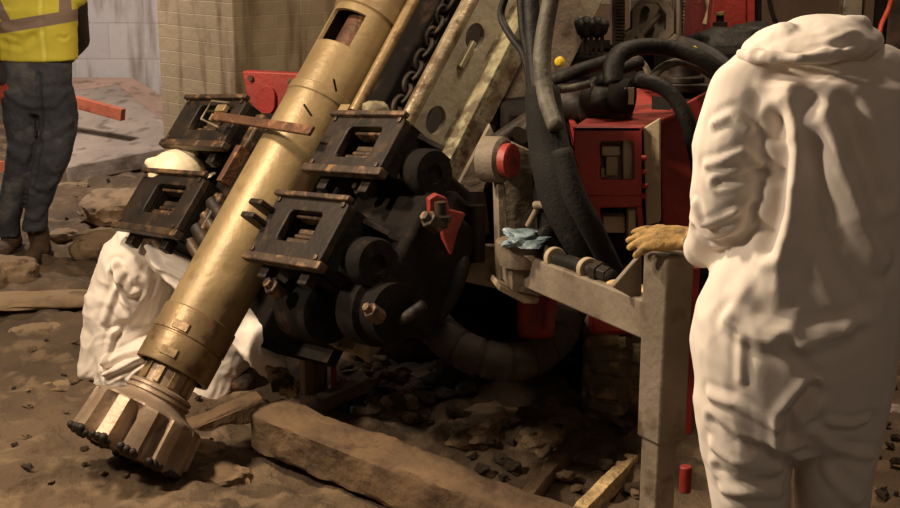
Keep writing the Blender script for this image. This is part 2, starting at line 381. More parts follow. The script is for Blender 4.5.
def slab(pts, th, m, name, label, cat, bevel=0.01, wob=0):
    o = MB().prism(pts, (0, 0.0, -th)).build(name, m, None, bevel=bevel); tag(o, label, cat); return o
slab([at(66, 167, 8.7), at(170, 147, 9.0), at(172, 128, 9.6), at(118, 84, 10.6), at(66, 92, 10.5)], 0.12, M_conc, 'concrete_slab', 'large tilted grey concrete slab behind the man in the yellow vest', 'concrete slab')
slab([at(60, 91, 10.55), at(113, 84, 10.7), at(176, 135, 9.9), at(178, 104, 10.4), at(132, 77, 10.9), at(60, 77, 10.9)], 0.10, mat('pinkish_concrete', (172, 142, 124), (148, 122, 106), 0.9, 0, 3, (124, 104, 90), 8), 'concrete_slab', 'narrower pinkish concrete slab lying against the foot of the back wall', 'concrete slab')
pk = MB(); a = at(20, 84, 9.55); b = at(123, 112, 9.1)
d = (b-a).normalized(); pk.box((a+b)/2 + V((0, 0, -0.02)), ((b-a).length, 0.05, 0.085), (d, V((-d.y, d.x, 0)).normalized(), d.cross(V((-d.y, d.x, 0)).normalized())))
tag(pk.build('plank', M_orange, None, bevel=0.004), 'orange painted plank lying on the tilted concrete slab', 'plank')
pk = MB(); a = atz(-40, 178, 0.1); b = atz(4, 172, 0.1)
d = (b-a).normalized(); s = V((-d.y, d.x, 0)).normalized(); pk.box((a+b)/2, ((b-a).length, 0.05, 0.16), (d, s, d.cross(s)))
tag(pk.build('plank', M_orange, None, bevel=0.004), 'end of an orange painted board at the left edge of the photo', 'plank')

M_pale = mat('pale_stone', (150, 124, 95), (126, 104, 78), 0.92, 0, 4, (112, 90, 68), 10, 0.6, 0.6, 18)
def rockobj(name, c, s, sd, rz, m, label, cat='rock', group=None, rough=0.35, sub=4):
    mb = MB().rock(c, s, sd, rz, sub, rough); o = mb.build(name, m, None, smooth=28); tag(o, label, cat, group); return o
def gz(px, py, up=0.0):
    p = atz(px, py, 0.05)
    for _ in range(4): p = atz(px, py, hgt(p.x, p.y)+up)
    return p
p = gz(34, 300, 0.06); rockobj('stone_slab', p, (0.33, 0.11, 0.034), 3, R(6), M_pale, 'long flat stone slab on the dirt at the left edge', 'stone', rough=0.25)
p = gz(122, 206, 0.10); rockobj('boulder', p, (0.25, 0.24, 0.10), 5, R(25), M_pale, 'upper pale boulder under the left jaw housing', 'boulder', rough=0.3)
p = gz(104, 246, 0.08); rockobj('boulder', p, (0.17, 0.16, 0.10), 8, R(30), M_rock, 'lower brown boulder beside the shoulder of the crouching worker', 'boulder', rough=0.3)
p = gz(10, 276, 0.04); rockobj('rock', p, (0.14, 0.11, 0.10), 11, 0.4, M_rock, 'blocky stone behind the long flat slab at the left edge')
p = gz(64, 235, 0.02); rockobj('rock', p, (0.10, 0.07, 0.035), 15, 0.4, M_rock, 'small low stone on the dirt just right of the boots')
p = gz(70, 187, 0.0); rockobj('rock', p, (0.12, 0.09, 0.03), 17, 0.1, M_rock, 'flat pale stone on the dirt right of the dark jeans')
p = gz(152, 157, 0.0); rockobj('rock', p, (0.17, 0.10, 0.035), 18, 0.1, M_conc, 'flat concrete lump at the foot of the brick column')
p = gz(40, 330, 0.0); rockobj('rock', p, (0.12, 0.07, 0.025), 19, 0.3, M_rock, 'flat flake of stone in front of the long slab')
p = gz(60, 386, 0.0); rockobj('rock', p, (0.14, 0.07, 0.02), 20, 0.1, M_rock, 'flat crusted clod on the dirt left of the drill bit')
p = gz(205, 455, 0.0); rockobj('rock', p, (0.07, 0.06, 0.05), 21, 0.3, M_rock, 'reddish rounded rock touching the right side of the drill bit')
p = gz(222, 480, 0.0); rockobj('rock', p, (0.10, 0.08, 0.045), 22, 0.3, M_rock, 'earth lump right of the drill bit near the bottom edge')
p = gz(888, 413, 0.0); rockobj('rock', p, (0.05, 0.04, 0.035), 23, 0.3, M_conc, 'pale stone on the floor at the right edge beside the standing worker')
p = gz(400, 355, 0.03); rockobj('rock', p, (0.14, 0.12, 0.13), 24, 0.3, M_rock, 'upright broken block under the drill rig, left of the ribbed duct')
p = gz(365, 352, 0.03); rockobj('rock', p, (0.10, 0.10, 0.09), 25, 0.6, M_rock, 'brown block of rubble right of the wooden stake')
for q_, s_, sd_, lb_ in (((418, 345), (0.09, 0.08, 0.11), 61, 'dark block of rubble touching the left end of the curved ribbed duct'), ((380, 372), (0.07, 0.05, 0.05), 62, 'jagged stone in the rubble right of the red stick'), ((430, 385), (0.09, 0.06, 0.04), 63, 'flat broken stone below the ribbed duct'), ((490, 425), (0.16, 0.10, 0.05), 64, 'low dirt-covered stone right of the middle of the timber beam'), ((545, 442), (0.10, 0.07, 0.04), 65, 'dusty stone left of the mud-crusted battens')):
    rockobj('rock', gz(q_[0], q_[1], 0.02), s_, sd_, sd_*0.7, M_rock, lb_, rough=0.6)
p = gz(355, 378, 0.02)
bb = MB().box(gz(345, 392, 0.07), (0.20, 0.07, 0.05), (V((0.83, 0.5, 0.24)).normalized(), V((-0.5, 0.86, 0)).normalized(), V((-0.2, -0.12, 0.97)).normalized()))
tag(bb.build('wood_block', M_wood, None, bevel=0.006), 'short broken wood offcut leaning at the foot of the stake', 'wood offcut')
bs = MB().box(gz(354, 410, 0.045), (0.026, 0.02, 0.026)); tag(bs.build('plastic_scrap', M_bluec, None, bevel=0.004), 'tiny bright blue plastic scrap in the rubble', 'scrap')

# loose clods: copies of a few prototypes
protos = [MB().rock((0, 0, 0), (1, 0.8, 0.6), 40+i, 0, 2, 0.7) for i in range(5)]
pm = []
for i, q in enumerate(protos):
    o = q.build('clod', M_rock if i % 2 else M_dirt, None, smooth=18); o.location = (0, 0, -50); pm.append(o.data); bpy.data.objects.remove(o)
rnd = random.Random(5)
zones = [((340, 470, 350, 430), 70, 'loose clods of rubble under the drill rig', 'brown rubble clod in the heap under the drill rig', 0.022, 0.05),
         ((470, 640, 410, 505), 45, 'clods between the timber and the rubber tyre', 'brown clod on the muddy ground between the timber and the big tyre', 0.018, 0.04),
         ((5, 240, 320, 505), 46, 'clods around the drill bit', 'small earth clod on the dirt floor around the drill bit', 0.009, 0.022),
         ((60, 150, 170, 260), 16, 'stones behind the crouching worker', 'small stone on the dirt between the boots and the boulders', 0.012, 0.03),
         ((868, 900, 380, 505), 14, 'stones at the right edge', 'small stone on the dark floor at the right edge', 0.01, 0.03)]
for (x0, x1, y0, y1), n, g, lab, s0, s1 in zones:
    for k in range(n):
        px = rnd.uniform(x0, x1); py = rnd.uniform(y0, y1)
        if g.startswith('loose') and py < 392-(px-340)*0.1: py = rnd.uniform(375, 425)
        p = gz(px, py); s = rnd.uniform(s0, s1)*rnd.choice((0.7, 1, 1))
        o = bpy.data.objects.new('clod', rnd.choice(pm)); C.objects.link(o)
        o.location = (p.x, p.y, hfine(p.x, p.y)+s*0.25); o.scale = (s, s*rnd.uniform(.7, 1), s*rnd.uniform(.6, 1)); o.rotation_euler = (0, 0, rnd.uniform(0, 6))
        tag(o, lab, 'clod', g)

# timber lying in front of the rig
def rough_beam(name, a, b, w, h, m, label, cat, sd=1, up=V((0, 0, 1))):
    a = V(a); b = V(b); d = (b-a).normalized(); s = d.cross(up).normalized(); t = s.cross(d); n = int((b-a).length/0.025); rg = []
    K = 28
    for i in range(n+1):
        c = a+(b-a)*(i/n); r = []
        e = 0.93 if i in (0, n) else 1
        for k in range(K):
            th = 2*PI*k/K; cc, ss = math.cos(th), math.sin(th)
            x = math.copysign(abs(cc)**0.38, cc)*w/2; y = math.copysign(abs(ss)**0.38, ss)*h/2
            f = 1 + 0.16*noise.noise(V((i*0.07+sd, cc*1.5, ss*1.5))) + 0.08*noise.noise(V((i*0.25+sd, cc*4, ss*4))) + 0.05*noise.noise(V((i*0.9+sd, cc*7, ss*7)))
            r.append(c + (s*x + t*y)*f*e)
        rg.append(r)
    o = MB().rings(rg).build(name, m, None, smooth=50); tag(o, label, cat); return o
a = atz(268, 424, 0.13); b = atz(600, 555, 0.08)
rough_beam('timber_beam', a, b, 0.17, 0.15, M_wood, 'thick weathered timber beam lying on the dirt in front of the drill rig', 'timber beam', 1)
a = atz(150, 470, -0.02); a = gz(185, 436, -0.03); b = gz(262, 404, 0.05)
rough_beam('timber_beam', a, b, 0.10, 0.09, M_wood, 'short half-buried timber behind the drill bit under the crouching worker', 'timber beam', 5)
# muddy ridges / boards by the tyre
a = atz(520, 508, 0.05); b = gz(590, 436, 0.03)
rough_beam('mud_crusted_batten', a, gz(580, 435, 0.03), 0.05, 0.05, M_wood, 'mud-crusted batten left of the two running back towards the tyre', 'batten', 9)
rough_beam('mud_crusted_batten', gz(580, 515, 0.04), gz(632, 462, 0.03), 0.05, 0.06, M_dust, 'pale dusty batten right of the two, beside the outrigger post', 'batten', 12)
# wooden stake
st = MB(); bz = gz(314, 394); tz = at(314, 338, bz.y)
w = 0.043
c0 = V((bz.x, bz.y, bz.z-0.12)); ax = (V((math.cos(R(20)), math.sin(R(20)), 0)), V((-math.sin(R(20)), math.cos(R(20)), 0)), V((0, 0, 1)))
H = tz.z-c0.z
P = []
for zz in (0, H):
    for i, j in ((-1, -1), (1, -1), (1, 1), (-1, 1)): P.append(c0 + ax[0]*(i*w) + ax[1]*(j*w) + V((0, 0, zz + (0.05*j if zz else 0))))
st.hexa(P); tag(st.build('wooden_stake', M_stake, None, bevel=0.004), 'square wooden stake standing upright in the rubble', 'stake')
st = MB().box(gz(334, 385, 0.06), (0.02, 0.02, 0.16)); tag(st.build('marker_stick', M_red, None, bevel=0.003), 'thin red stick just right of the wooden stake', 'stick')

# ------------------------------------------------------------------ mast frame (W up the mast, E across, Nn out of the clamp faces)
B0 = dep(172, 372, 4.25); B1 = dep(366, 21, 4.66)
W = (B1-B0).normalized()
def camv(v): return V((v.dot(RT), v.dot(UP), v.dot(FW)))
wc = camv(W)
dz = -(0.71*wc.x - 0.09*wc.y)/wc.z
E = (RT*0.71 - UP*0.09 + FW*dz).normalized(); Nn = E.cross(W).normalized()
if Nn.dot(FW) > 0: Nn = -Nn
print('W', W, 'E', E, 'N', Nn, 'camE', camv(E), 'camN', camv(Nn))
def M(e, n, w): return B0 + E*e + Nn*n + W*w
AX = (E, Nn, W)
def mp(px, py, n):
    p = onp(M(0, n, 0), Nn, px, py) - B0; return p.dot(E), p.dot(W)
def mpe(px, py, e):
    p = onp(M(e, 0, 0), E, px, py) - B0; return p.dot(Nn), p.dot(W)

# casing
CR = 0.122
cas = thing('steel_casing', M(0, 0, 0), 'long brass-coloured steel casing pipe held slanting in the jaws of the rig', 'casing pipe')
mb = MB(); seg = 72; S0 = -E
prof = [(CR, 0.20), (CR, 0.9), (CR, 1.12), (CR+0.006, 1.125), (CR+0.006, 1.15), (CR-0.004, 1.16), (CR-0.004, 1.9), (CR-0.004, 2.05), (CR-0.004, 2.10), (CR+0.006, 2.11), (CR+0.006, 2.17), (CR-0.002, 2.18), (CR-0.002, 3.2)]
def open_tube(mb, prof, th, seg, hole=None):
    a, s, t = frame_of(W, Nn); outer = []; inner = []
    for r, h in prof:
        outer.append([mb.bm.verts.new(B0 + W*h + (s*math.cos(2*PI*k/seg)+t*math.sin(2*PI*k/seg))*r) for k in range(seg)])
        inner.append([mb.bm.verts.new(B0 + W*h + (s*math.cos(2*PI*k/seg)+t*math.sin(2*PI*k/seg))*(r-th)) for k in range(seg)])
    n = len(prof)
    isH = lambda i, k: hole and hole[0] <= i < hole[1] and ((k-hole[2]) % seg) < hole[3]
    for i in range(n-1):
        for k in range(seg):
            j = (k+1) % seg
            if isH(i, k): continue
            mb.bm.faces.new((outer[i][k], outer[i][j], outer[i+1][j], outer[i+1][k])); mb.bm.faces.new((inner[i][j], inner[i][k], inner[i+1][k], inner[i+1][j]))
    for k in range(seg):
        j = (k+1) % seg
        mb.bm.faces.new((outer[0][j], outer[0][k], inner[0][k], inner[0][j])); mb.bm.faces.new((outer[-1][k], outer[-1][j], inner[-1][j], inner[-1][k]))
    if hole:
        i0, i1, k0, kn = hole; k1 = (k0+kn) % seg
        for i in range(i0, i1):
            for k in (k0, k1): mb.bm.faces.new((outer[i][k], outer[i+1][k], inner[i+1][k], inner[i][k]))
        for q in range(kn):
            k = (k0+q) % seg; j = (k+1) % seg
            for i in (i0, i1): mb.bm.faces.new((outer[i][k], outer[i][j], inner[i][j], inner[i][k]))
e1, wA = mp(350, 32, CR); e2, wB = mp(362, 12, CR)
print('hole w', wA, wB, e1, e2)
prof = [(CR, 0.20), (CR, 0.9), (CR, 1.05), (CR+0.004, 1.055), (CR+0.004, 1.085), (CR-0.003, 1.09), (CR-0.003, wA-0.02), (CR-0.003, wB+0.03), (CR-0.003, wB+0.06), (CR+0.004, wB+0.065), (CR+0.004, wB+0.12), (CR-0.006, wB+0.125), (CR-0.006, 3.2)]
open_tube(mb, prof, 0.012, seg, (6, 7, 69, 14))
mb.build('casing_tube', M_brass, cas, smooth=30)
mb = MB(); open_tube(mb, [(CR+0.004, 0.0), (CR+0.006, 0.004), (CR+0.006, 0.10), (CR+0.002, 0.103), (CR+0.002, 0.108), (CR+0.006, 0.111), (CR+0.006, 0.195), (CR, 0.20)], 0.016, seg)
mb.build('casing_shoe', M_shoe, cas, smooth=30)
for an in (0.5, 2.6):
    p = B0 + W*0.15 + (Nn*math.cos(an)-E*math.sin(an))*(CR+0.006)
for (px, py) in ((183, 327), (170, 352)):
    e, w = mp(px, py, 0.09); nn = math.sqrt(max(CR**2-e*e, 0.003)); dd = (E*e+Nn*nn).normalized(); tt = W.cross(dd)
    MB().box(B0+dd*(CR+0.0065)+W*w, (0.055, 0.006, 0.03), (tt, dd, W)).build('wrench_flat', M_shoe, cas, bevel=0.002)
# slotted wrench flats on the casing
for (px, py) in ((322, 102),):
    e, w = mp(px, py, CR)
    mb = MB().box(M(e, math.sqrt(max(CR**2-e*e, 0.001))+0.004, w), (0.05, 0.008, 0.10), AX); mb.build('weld_tab', M_brass, cas, bevel=0.003)
    for s in (-1, 1):
        mb = MB().cyl(M(e+0.03*s, CR*0.92, w+0.05*s), M(e+0.045*s, CR+0.03, w+0.05*s+0.02), 0.004, 8); mb.build('lifting_pin', M_black, cas)
rod = MB().cyl(M(0, 0, 0.06), M(0, 0, 3.2), 0.062, 32); tag(rod.build('inner_drill_rod', M_rust, None, smooth=40), 'brown inner drill rod seen through the slot near the top of the casing', 'drill rod')

# drill bit
bit = thing('drill_bit', M(0, 0, -0.30), 'bright steel drill bit with fluted teeth under the slanting casing', 'drill bit')
RB = 0.20; NS = 12
def bitr(r, h, th):
    ph = (th*NS/(2*PI)) % 1.0
    m = math.sqrt(max(0, 1-(abs(ph-0.5)/0.26)**2))
    top = sst(-0.125, -0.175, -abs(h)) if h > -0.175 else 1.0
    k = sst(0.140, 0.175, -h)
    return r - 0.048*m*k
mb = MB()
mb.lathe(M(0, 0, 0), W, [(0.066, 0.055), (0.082, 0.05), (0.082, -0.062), (0.100, -0.066), (0.109, -0.071), (0.109, -0.080), (0.101, -0.082), (0.101, -0.086), (0.110, -0.088), (0.111, -0.098), (0.104, -0.101), (0.108, -0.110), (0.122, -0.122), (0.145, -0.133), (0.178, -0.143), (0.187, -0.150), (0.190, -0.160), (0.192, -0.20), (0.196, -0.26), (0.200, -0.288), (0.192, -0.300), (0.15, -0.304), (0.02, -0.30)], 288, Nn, bitr)
mb.build('bit_head', M_bit, bit, smooth=40)
mb = MB()
for k in range(10):
    th = 2*PI*k/10; d = Nn*math.cos(th)+E*math.sin(th)
    mb.box(M(0, 0, 0)+d*0.083, (0.022, 0.014, 0.12), (d.cross(W), d, W))
mb.build('spline', M_shoe, bit, bevel=0.002)
bm_ = MB().ell((0, 0, 0), 1, 1, 1); bo = bm_.build('b', M_carb, None, smooth=180); bmesh_b = bo.data; bpy.data.objects.remove(bo)
rn = random.Random(3)
for k in range(NS):
    for j in range(6):
        th = 2*PI*(k+(j-2.5)*0.10)/NS; r = 0.192 - 0.016*(j % 2)
        d = Nn*math.cos(th)+E*math.sin(th)
        o = bpy.data.objects.new('carbide_button', bmesh_b); C.objects.link(o); o.parent = bit; o.location = d*r - W*(0.003+0.006*(j % 2)); s = 0.0125+rn.uniform(-.002, .002); o.scale = (s, s, s)
    for j, r in enumerate((0.14, 0.085)):
        th = 2*PI*(k+0.5*j)/NS; d = Nn*math.cos(th)+E*math.sin(th)
        o = bpy.data.objects.new('carbide_button', bmesh_b); C.objects.link(o); o.parent = bit; o.location = d*r - W*0.006; o.scale = (.014, .014, .014)

# ------------------------------------------------------------------ drill rig
rig = thing('drill_rig', V((0.75, 4.6, 0.0)), 'red and grey crawler drill rig with a slanting mast, black jaws and hoses', 'drill rig')

def clamp(A, Bc, Cc, D, win, n0, side, cyl, dp=0.20):
    """A,Bc,Cc,D: corners of the face (top inner, top outer, bottom outer, bottom inner) in the photo; face plate at height n0"""
    es = []; ws = []
    q = [mp(*p, n0) for p in (A, Bc, Cc, D)]
    e0 = (q[0][0]+q[3][0])/2; e1 = (q[1][0]+q[2][0])/2; w1 = (q[0][1]+q[1][1])/2; w0 = (q[2][1]+q[3][1])/2
    wi = [mp(*p, n0) for p in win]
    i0 = min(p[0] for p in wi[::3])*0.5+max(p[0] for p in wi[::3])*0.5; i1 = (wi[1][0]+wi[2][0])/2; v1 = (wi[0][1]+wi[1][1])/2; v0 = (wi[2][1]+wi[3][1])/2
    print('clamp', [round(x, 3) for x in (e0, e1, w0, w1, i0, i1, v0, v1)])
    i0 = max(i0, e0+0.02); i1 = min(i1, e1-0.02); v0 = max(v0, w0+0.02); v1 = min(v1, w1-0.02)
    t = 0.03
    # body: four walls, open behind the window
    mb = MB()
    for (a, b, c, d) in ((e0, i0, w0, w1), (i1, e1, w0, w1)):
        mb.box(M((a+b)/2, n0-t-dp/2, (c+d)/2), (b-a, dp, d-c-0.01), AX)
    mb.box(M((i0+i1)/2, n0-t-dp/2, (w0+v0)/2), (i1-i0, dp, v0-w0), AX); mb.box(M((i0+i1)/2, n0-t-dp/2, (w1+v1)/2), (i1-i0, dp, w1-v1), AX)
    mb.box(M((i0+i1)/2, n0-t-dp+0.02, (v0+v1)/2), (i1-i0, 0.03, v1-v0), AX)
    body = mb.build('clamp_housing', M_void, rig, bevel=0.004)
    def P(e, w, n=n0): return M(e, n, w)
    c = 0.012
    inner = [P(i0, v0+c), P(i0+c, v0), P(i1-c, v0), P(i1, v0+c), P(i1, v1-c), P(i1-c, v1), P(i0+c, v1), P(i0, v1-c)]
    outer = [P(e0, w0+c), P(e0+c, w0), P(e1-c, w0), P(e1, w0+c), P(e1, w1-c), P(e1-c, w1), P(e0+c, w1), P(e0, w1-c)]
    MB().frame(outer, inner, Nn*-t).build('face_plate', M_black, body, bevel=0.004)
    MB().box(M((e0+e1)/2, n0-0.012, w0-0.008), (e1-e0+0.03, 0.035, 0.028), AX).box(M((e0+e1)/2, n0+0.006, w1+0.004), (e1-e0+0.01, 0.024, 0.018), AX).build('edge_flange', M_blackr, body, bevel=0.004)
    # jaw blocks inside the window
    mb = MB(); L = v1-v0
    for f, hh, dn in ((0.18, 0.20, 0.06), (0.60, 0.20, 0.085), (0.93, 0.10, 0.05)):
        mb.box(M((i0+i1)/2, n0-dn, v0+L*f), ((i1-i0)*0.99, 0.05, L*hh), AX)
    mb.cyl(M(i0, n0-0.06, v0+L*0.42), M(i1, n0-0.06, v0+L*0.42), L*0.07, 14)
    mb.build('jaw_block', M_blackr, body, bevel=0.006)
    MB().box(M((i0+i1)/2, n0-0.055, v0+L*0.12), ((i1-i0)*0.5, 0.03, L*0.1), AX).build('brass_shim', M_brass, body, bevel=0.003)
    # under lugs below the lower edge
    for f in (0.15, 0.72):
        MB().box(M(e0+(e1-e0)*f, n0-0.07, w0-0.03), (0.045, 0.04, 0.05), AX).build('lug', M_black, body, bevel=0.004)
    for f, g in ((0.06, 0.07), (0.94, 0.07), (0.06, 0.93), (0.94, 0.93)):
        p = M(e0+(e1-e0)*f, n0-0.002, w0+(w1-w0)*g); MB().lathe(p, Nn, [(0.010, 0), (0.010, 0.008), (0.006, 0.009)], 6).build('bolt', M_blackr, body)
    MB().box(M(e0-0.02 if side > 0 else e1+0.02, n0-0.11, (w0+w1)/2), (0.05, 0.10, (w1-w0)*0.8), AX).build('pad_carrier', M_blackr, body, bevel=0.01)
    if cyl:
        ec, wc_ = e1-0.035, (w0+w1)/2-0.02
        MB().lathe(M(ec-0.02, n0-0.14, wc_), E, [(0.085, 0), (0.085, 0.05), (0.078, 0.055), (0.078, 0.12), (0.072, 0.13), (0.03, 0.131), (0.028, 0.124)], 36).build('clamp_cylinder', M_void, body, smooth=35)
        MB().prism([M(ec, n0-0.03, w0+0.01), M(ec+0.09, n0-0.14, w0+0.02), M(ec, n0-0.2, w0+0.02)], W*0.018).prism([M(ec, n0-0.03, w1-0.03), M(ec+0.09, n0-0.14, w1-0.03), M(ec, n0-0.2, w1-0.03)], W*0.018).build('gusset', M_black, body, bevel=0.002)
    return (e0, e1, w0, w1, body)
cUR = clamp((335, 112), (406, 121), (376, 172), (309, 162), ((350, 124), (380, 129), (368, 160), (336, 154)), 0.10, 1, True)
cLR = clamp((279, 193), (350, 204), (317, 264), (248, 251), ((290, 208), (322, 213), (308, 244), (277, 239)), 0.14, 1, True)
cUL = clamp((190, 95), (245, 104), (221, 145), (165, 138), ((202, 103), (230, 107), (214, 132), (188, 127)), 0.10, -1, False)
cLL = clamp((146, 170), (202, 179), (177, 233), (117, 221), ((158, 182), (186, 187), (170, 216), (143, 210)), 0.10, -1, False)

# carriage castings behind the jaws
n_ = 0
e0, e1, w0, w1, _ = cLR
f0, f1, g0, g1, _ = cUR
mb = MB()
mb.box(M(e0+0.18, -0.20, (w0+g1)/2-0.02), (0.30, 0.26, (g1-w0)+0.0), AX)
mb.box(M(e1+0.02, -0.17, (w0+g0)/2-0.0), (0.16, 0.26, (g1-w0)*0.72), AX)
mb.box(M(e1+0.0, -0.24, (w0+g0)/2+0.1), (0.14, 0.2, (g1-w0)*0.6), AX)
mb.build('clamp_carriage', M_void, rig, bevel=0.02)
mb = MB()
mb.lathe(M(e1-0.02, -0.10, w0-0.02), E, [(0.11, 0), (0.11, 0.08), (0.09, 0.09), (0.09, 0.15), (0.05, 0.16)], 32)
mb.lathe(M(e0+0.02, -0.12, w0-0.05), E, [(0.10, 0), (0.10, 0.16), (0.08, 0.17)], 32)
mb.build('breakout_cylinder', M_void, rig, smooth=35)
for i, pts in enumerate((((425, 205, -0.16), (438, 235, -0.16), (432, 265, -0.16), (412, 300, -0.18)), ((330, 262, 0.05), (345, 290, 0.02), (372, 300, 0.0), (398, 285, 0.0)))):
    P = []
    for px, py, n in pts:
        e, w = mp(px, py, n); P.append(M(e, n, w))
    P = [p - Nn*0.12 for p in P]; MB().tube(P, 0.018 if i != 0 else 0.026, 12).build('hydraulic_hose', M_rub, rig, smooth=180)
# small fittings catching light
for px, py, n, s in ((275, 288, 0.05, 0.03), (374, 313, 0.0, 0.025), (432, 222, 0.0, 0.028), (362, 192, 0.0, 0.02), (404, 140, 0.0, 0.018)):
    e, w = mp(px, py, n); MB().lathe(M(e, n, w), Nn, [(s, -0.03), (s, 0.02), (s*0.6, 0.022), (s*0.6, 0.04)], 6).build('hose_fitting', M_blackr, rig, bevel=0.003)
# double lug left of lower right clamp
for px, py in ((266, 209), (258, 222)):
    e, w = mp(px, py, 0.15); MB().box(M(e, 0.15, w), (0.07, 0.10, 0.02), AX).build('hinge_lug', M_black, rig, bevel=0.005)
# left carriage
e0, e1, w0, w1, _ = cLL; f0, f1, g0, g1, _ = cUL
mb = MB().box(M(e1-0.02, -0.06, (w0+g1)/2+0.02), (0.12, 0.14, (g1-w0)*0.95), AX)
mb.box(M(e0+0.16, -0.16, (w0+g1)/2-0.02), (0.26, 0.10, (g1-w0)*0.9), AX)
mb.build('clamp_carriage', M_void, rig, bevel=0.01)
for k in range(4):
    wk = w1 - 0.06 - 0.055*k
    MB().cyl(M(e1+0.0, 0.03, wk), M(e1+0.08, 0.0, wk-0.05), 0.02 if k % 2 else 0.028, 16).build('spring_rod', M_blackr if k % 2 else M_black, rig)
e, w = mp(238, 163, 0.06); MB().box(M(e, 0.07, w-0.02), (0.03, 0.05, 0.15), AX).build('link_bar', M_rust, rig, bevel=0.004)
# rusty flat bar crossing in front of the casing
e2, w2 = mp(312, 131, 0.17); e1_, w1_ = mp(214, 116, 0.17)
a = M(e1_, 0.17, w1_); b = M(e2, 0.17, w2); d = (b-a).normalized(); s = d.cross(Nn).normalized()
MB().box((a+b)/2, ((b-a).length, 0.034, 0.014), (d, s, d.cross(s))).build('cross_bar', M_rust, rig, bevel=0.003)
# wire bail on upper left clamp
P = [mp(x, y, 0.125) for x, y in ((230, 103), (212, 101), (201, 119), (218, 127))]
MB().tube([M(e, 0.125, w) for e, w in P], 0.004, 8, sub=0).build('wire_bail', M_rail, rig)
for px, py in ((222, 109), (216, 118)):
    e, w = mp(px, py, 0.12); MB().box(M(e, 0.12, w), (0.06, 0.02, 0.03), AX).build('brass_nut', M_brass, rig, bevel=0.004)

# red flange behind the casing
n0 = -0.16
q = [mp(x, y, n0) for x, y in ((243, 72), (300, 74), (300, 92), (283, 122), (256, 116), (244, 96))]
def rounded_hole(c, rx, ry, n=24): return [(c[0]+rx*math.cos(2*PI*k/n), c[1]+ry*math.sin(2*PI*k/n)) for k in range(n)]
p0 = at(265, 95, 5.1); nrm = V((-0.25, -1, 0)).normalized()
pts = [onp(p0, nrm, *q) for q in ((242, 71), (318, 74), (318, 100), (300, 128), (262, 122), (246, 96))]
MB().prism(pts, -nrm*0.05).build('red_flange', M_redf, rig, bevel=0.006)
pts = [onp(p0-nrm*(-0.004), nrm, 267+9*math.cos(t), (103 if math.sin(t) > 0 else 97)+ (12*math.sin(t) if math.sin(t) < 0 else 12*math.sin(t))) for t in [2*PI*k/24 for k in range(24)]]
MB().prism(pts, nrm*0.012).build('flange_boss', M_red, rig, bevel=0.003)
for x, y in ((251, 78), (291, 81)):
    MB().lathe(onp(p0, nrm, x, y), nrm, [(0.012, 0), (0.012, 0.012)], 6).build('bolt', M_blackr, rig)

# thin feed pipe right of the casing and feed chain
nP = -0.04
def mseg(p1, p2, n, r, name, m, ext=0.5, seg=20):
    a = M(*[(e, n, w) for e, w in (mp(*p1, n),)][0]); b = M(*[(e, n, w) for e, w in (mp(*p2, n),)][0]); d = (b-a).normalized()
    return MB().cyl(a, b+d*ext, r, seg).build(name, m, rig)
mseg((354, 112), (414, 0), nP, 0.021, 'feed_pipe', M_shoe, 0.5)
# dark feed beam face behind chain
ee, ww = mp(400, 60, -0.16)
print('chain e', ee, ww)
e_r, w_r = mp(427, 95, -0.14); print('rail e', e_r)
UE = e_r
mb = MB().box(M((UE-0.36)/2+0.0, -0.34, 1.7), (UE+0.26, 0.04, 2.9), AX)
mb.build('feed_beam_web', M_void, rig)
# chain
mb = MB(); ch0 = mp(394, 118, -0.17); ch1 = mp(452, -8, -0.17)
a = M(ch0[0], -0.17, ch0[1]); b = M(ch1[0], -0.17, ch1[1]); d = (b-a).normalized(); L = (b-a).length+0.4; pitch = 0.062
sE = (E-d*E.dot(d)).normalized(); sN = d.cross(sE)
k = 0; pos = -0.25
while pos < L:
    c = a+d*pos; s = sE if k % 2 else sN
    for sg in (-1, 1): pass
    pts = []
    for j in range(17):
        t = 2*PI*j/16
        pts.append(c + d*(0.038*math.cos(t)) + s*(0.026*math.sin(t)))
    rg = []
    for j in range(16):
        t = 2*PI*j/16; o = (d*math.cos(t)+s*math.sin(t)).normalized(); nn = d.cross(s)
        rg.append([pts[j] + (o*math.cos(2*PI*q/8)+nn*math.sin(2*PI*q/8))*0.0095 for q in range(8)])
    mb.rings(rg+[rg[0]], close=False)
    k += 1; pos += 0.05
mb.build('feed_chain', M_black, rig, smooth=180)
e, w = mp(372, 106, 0.0); MB().rock(M(e, -0.02, w), (0.045, 0.03, 0.03), 3, 0, 2, .3).build('grease_lump', M_oliv, rig)

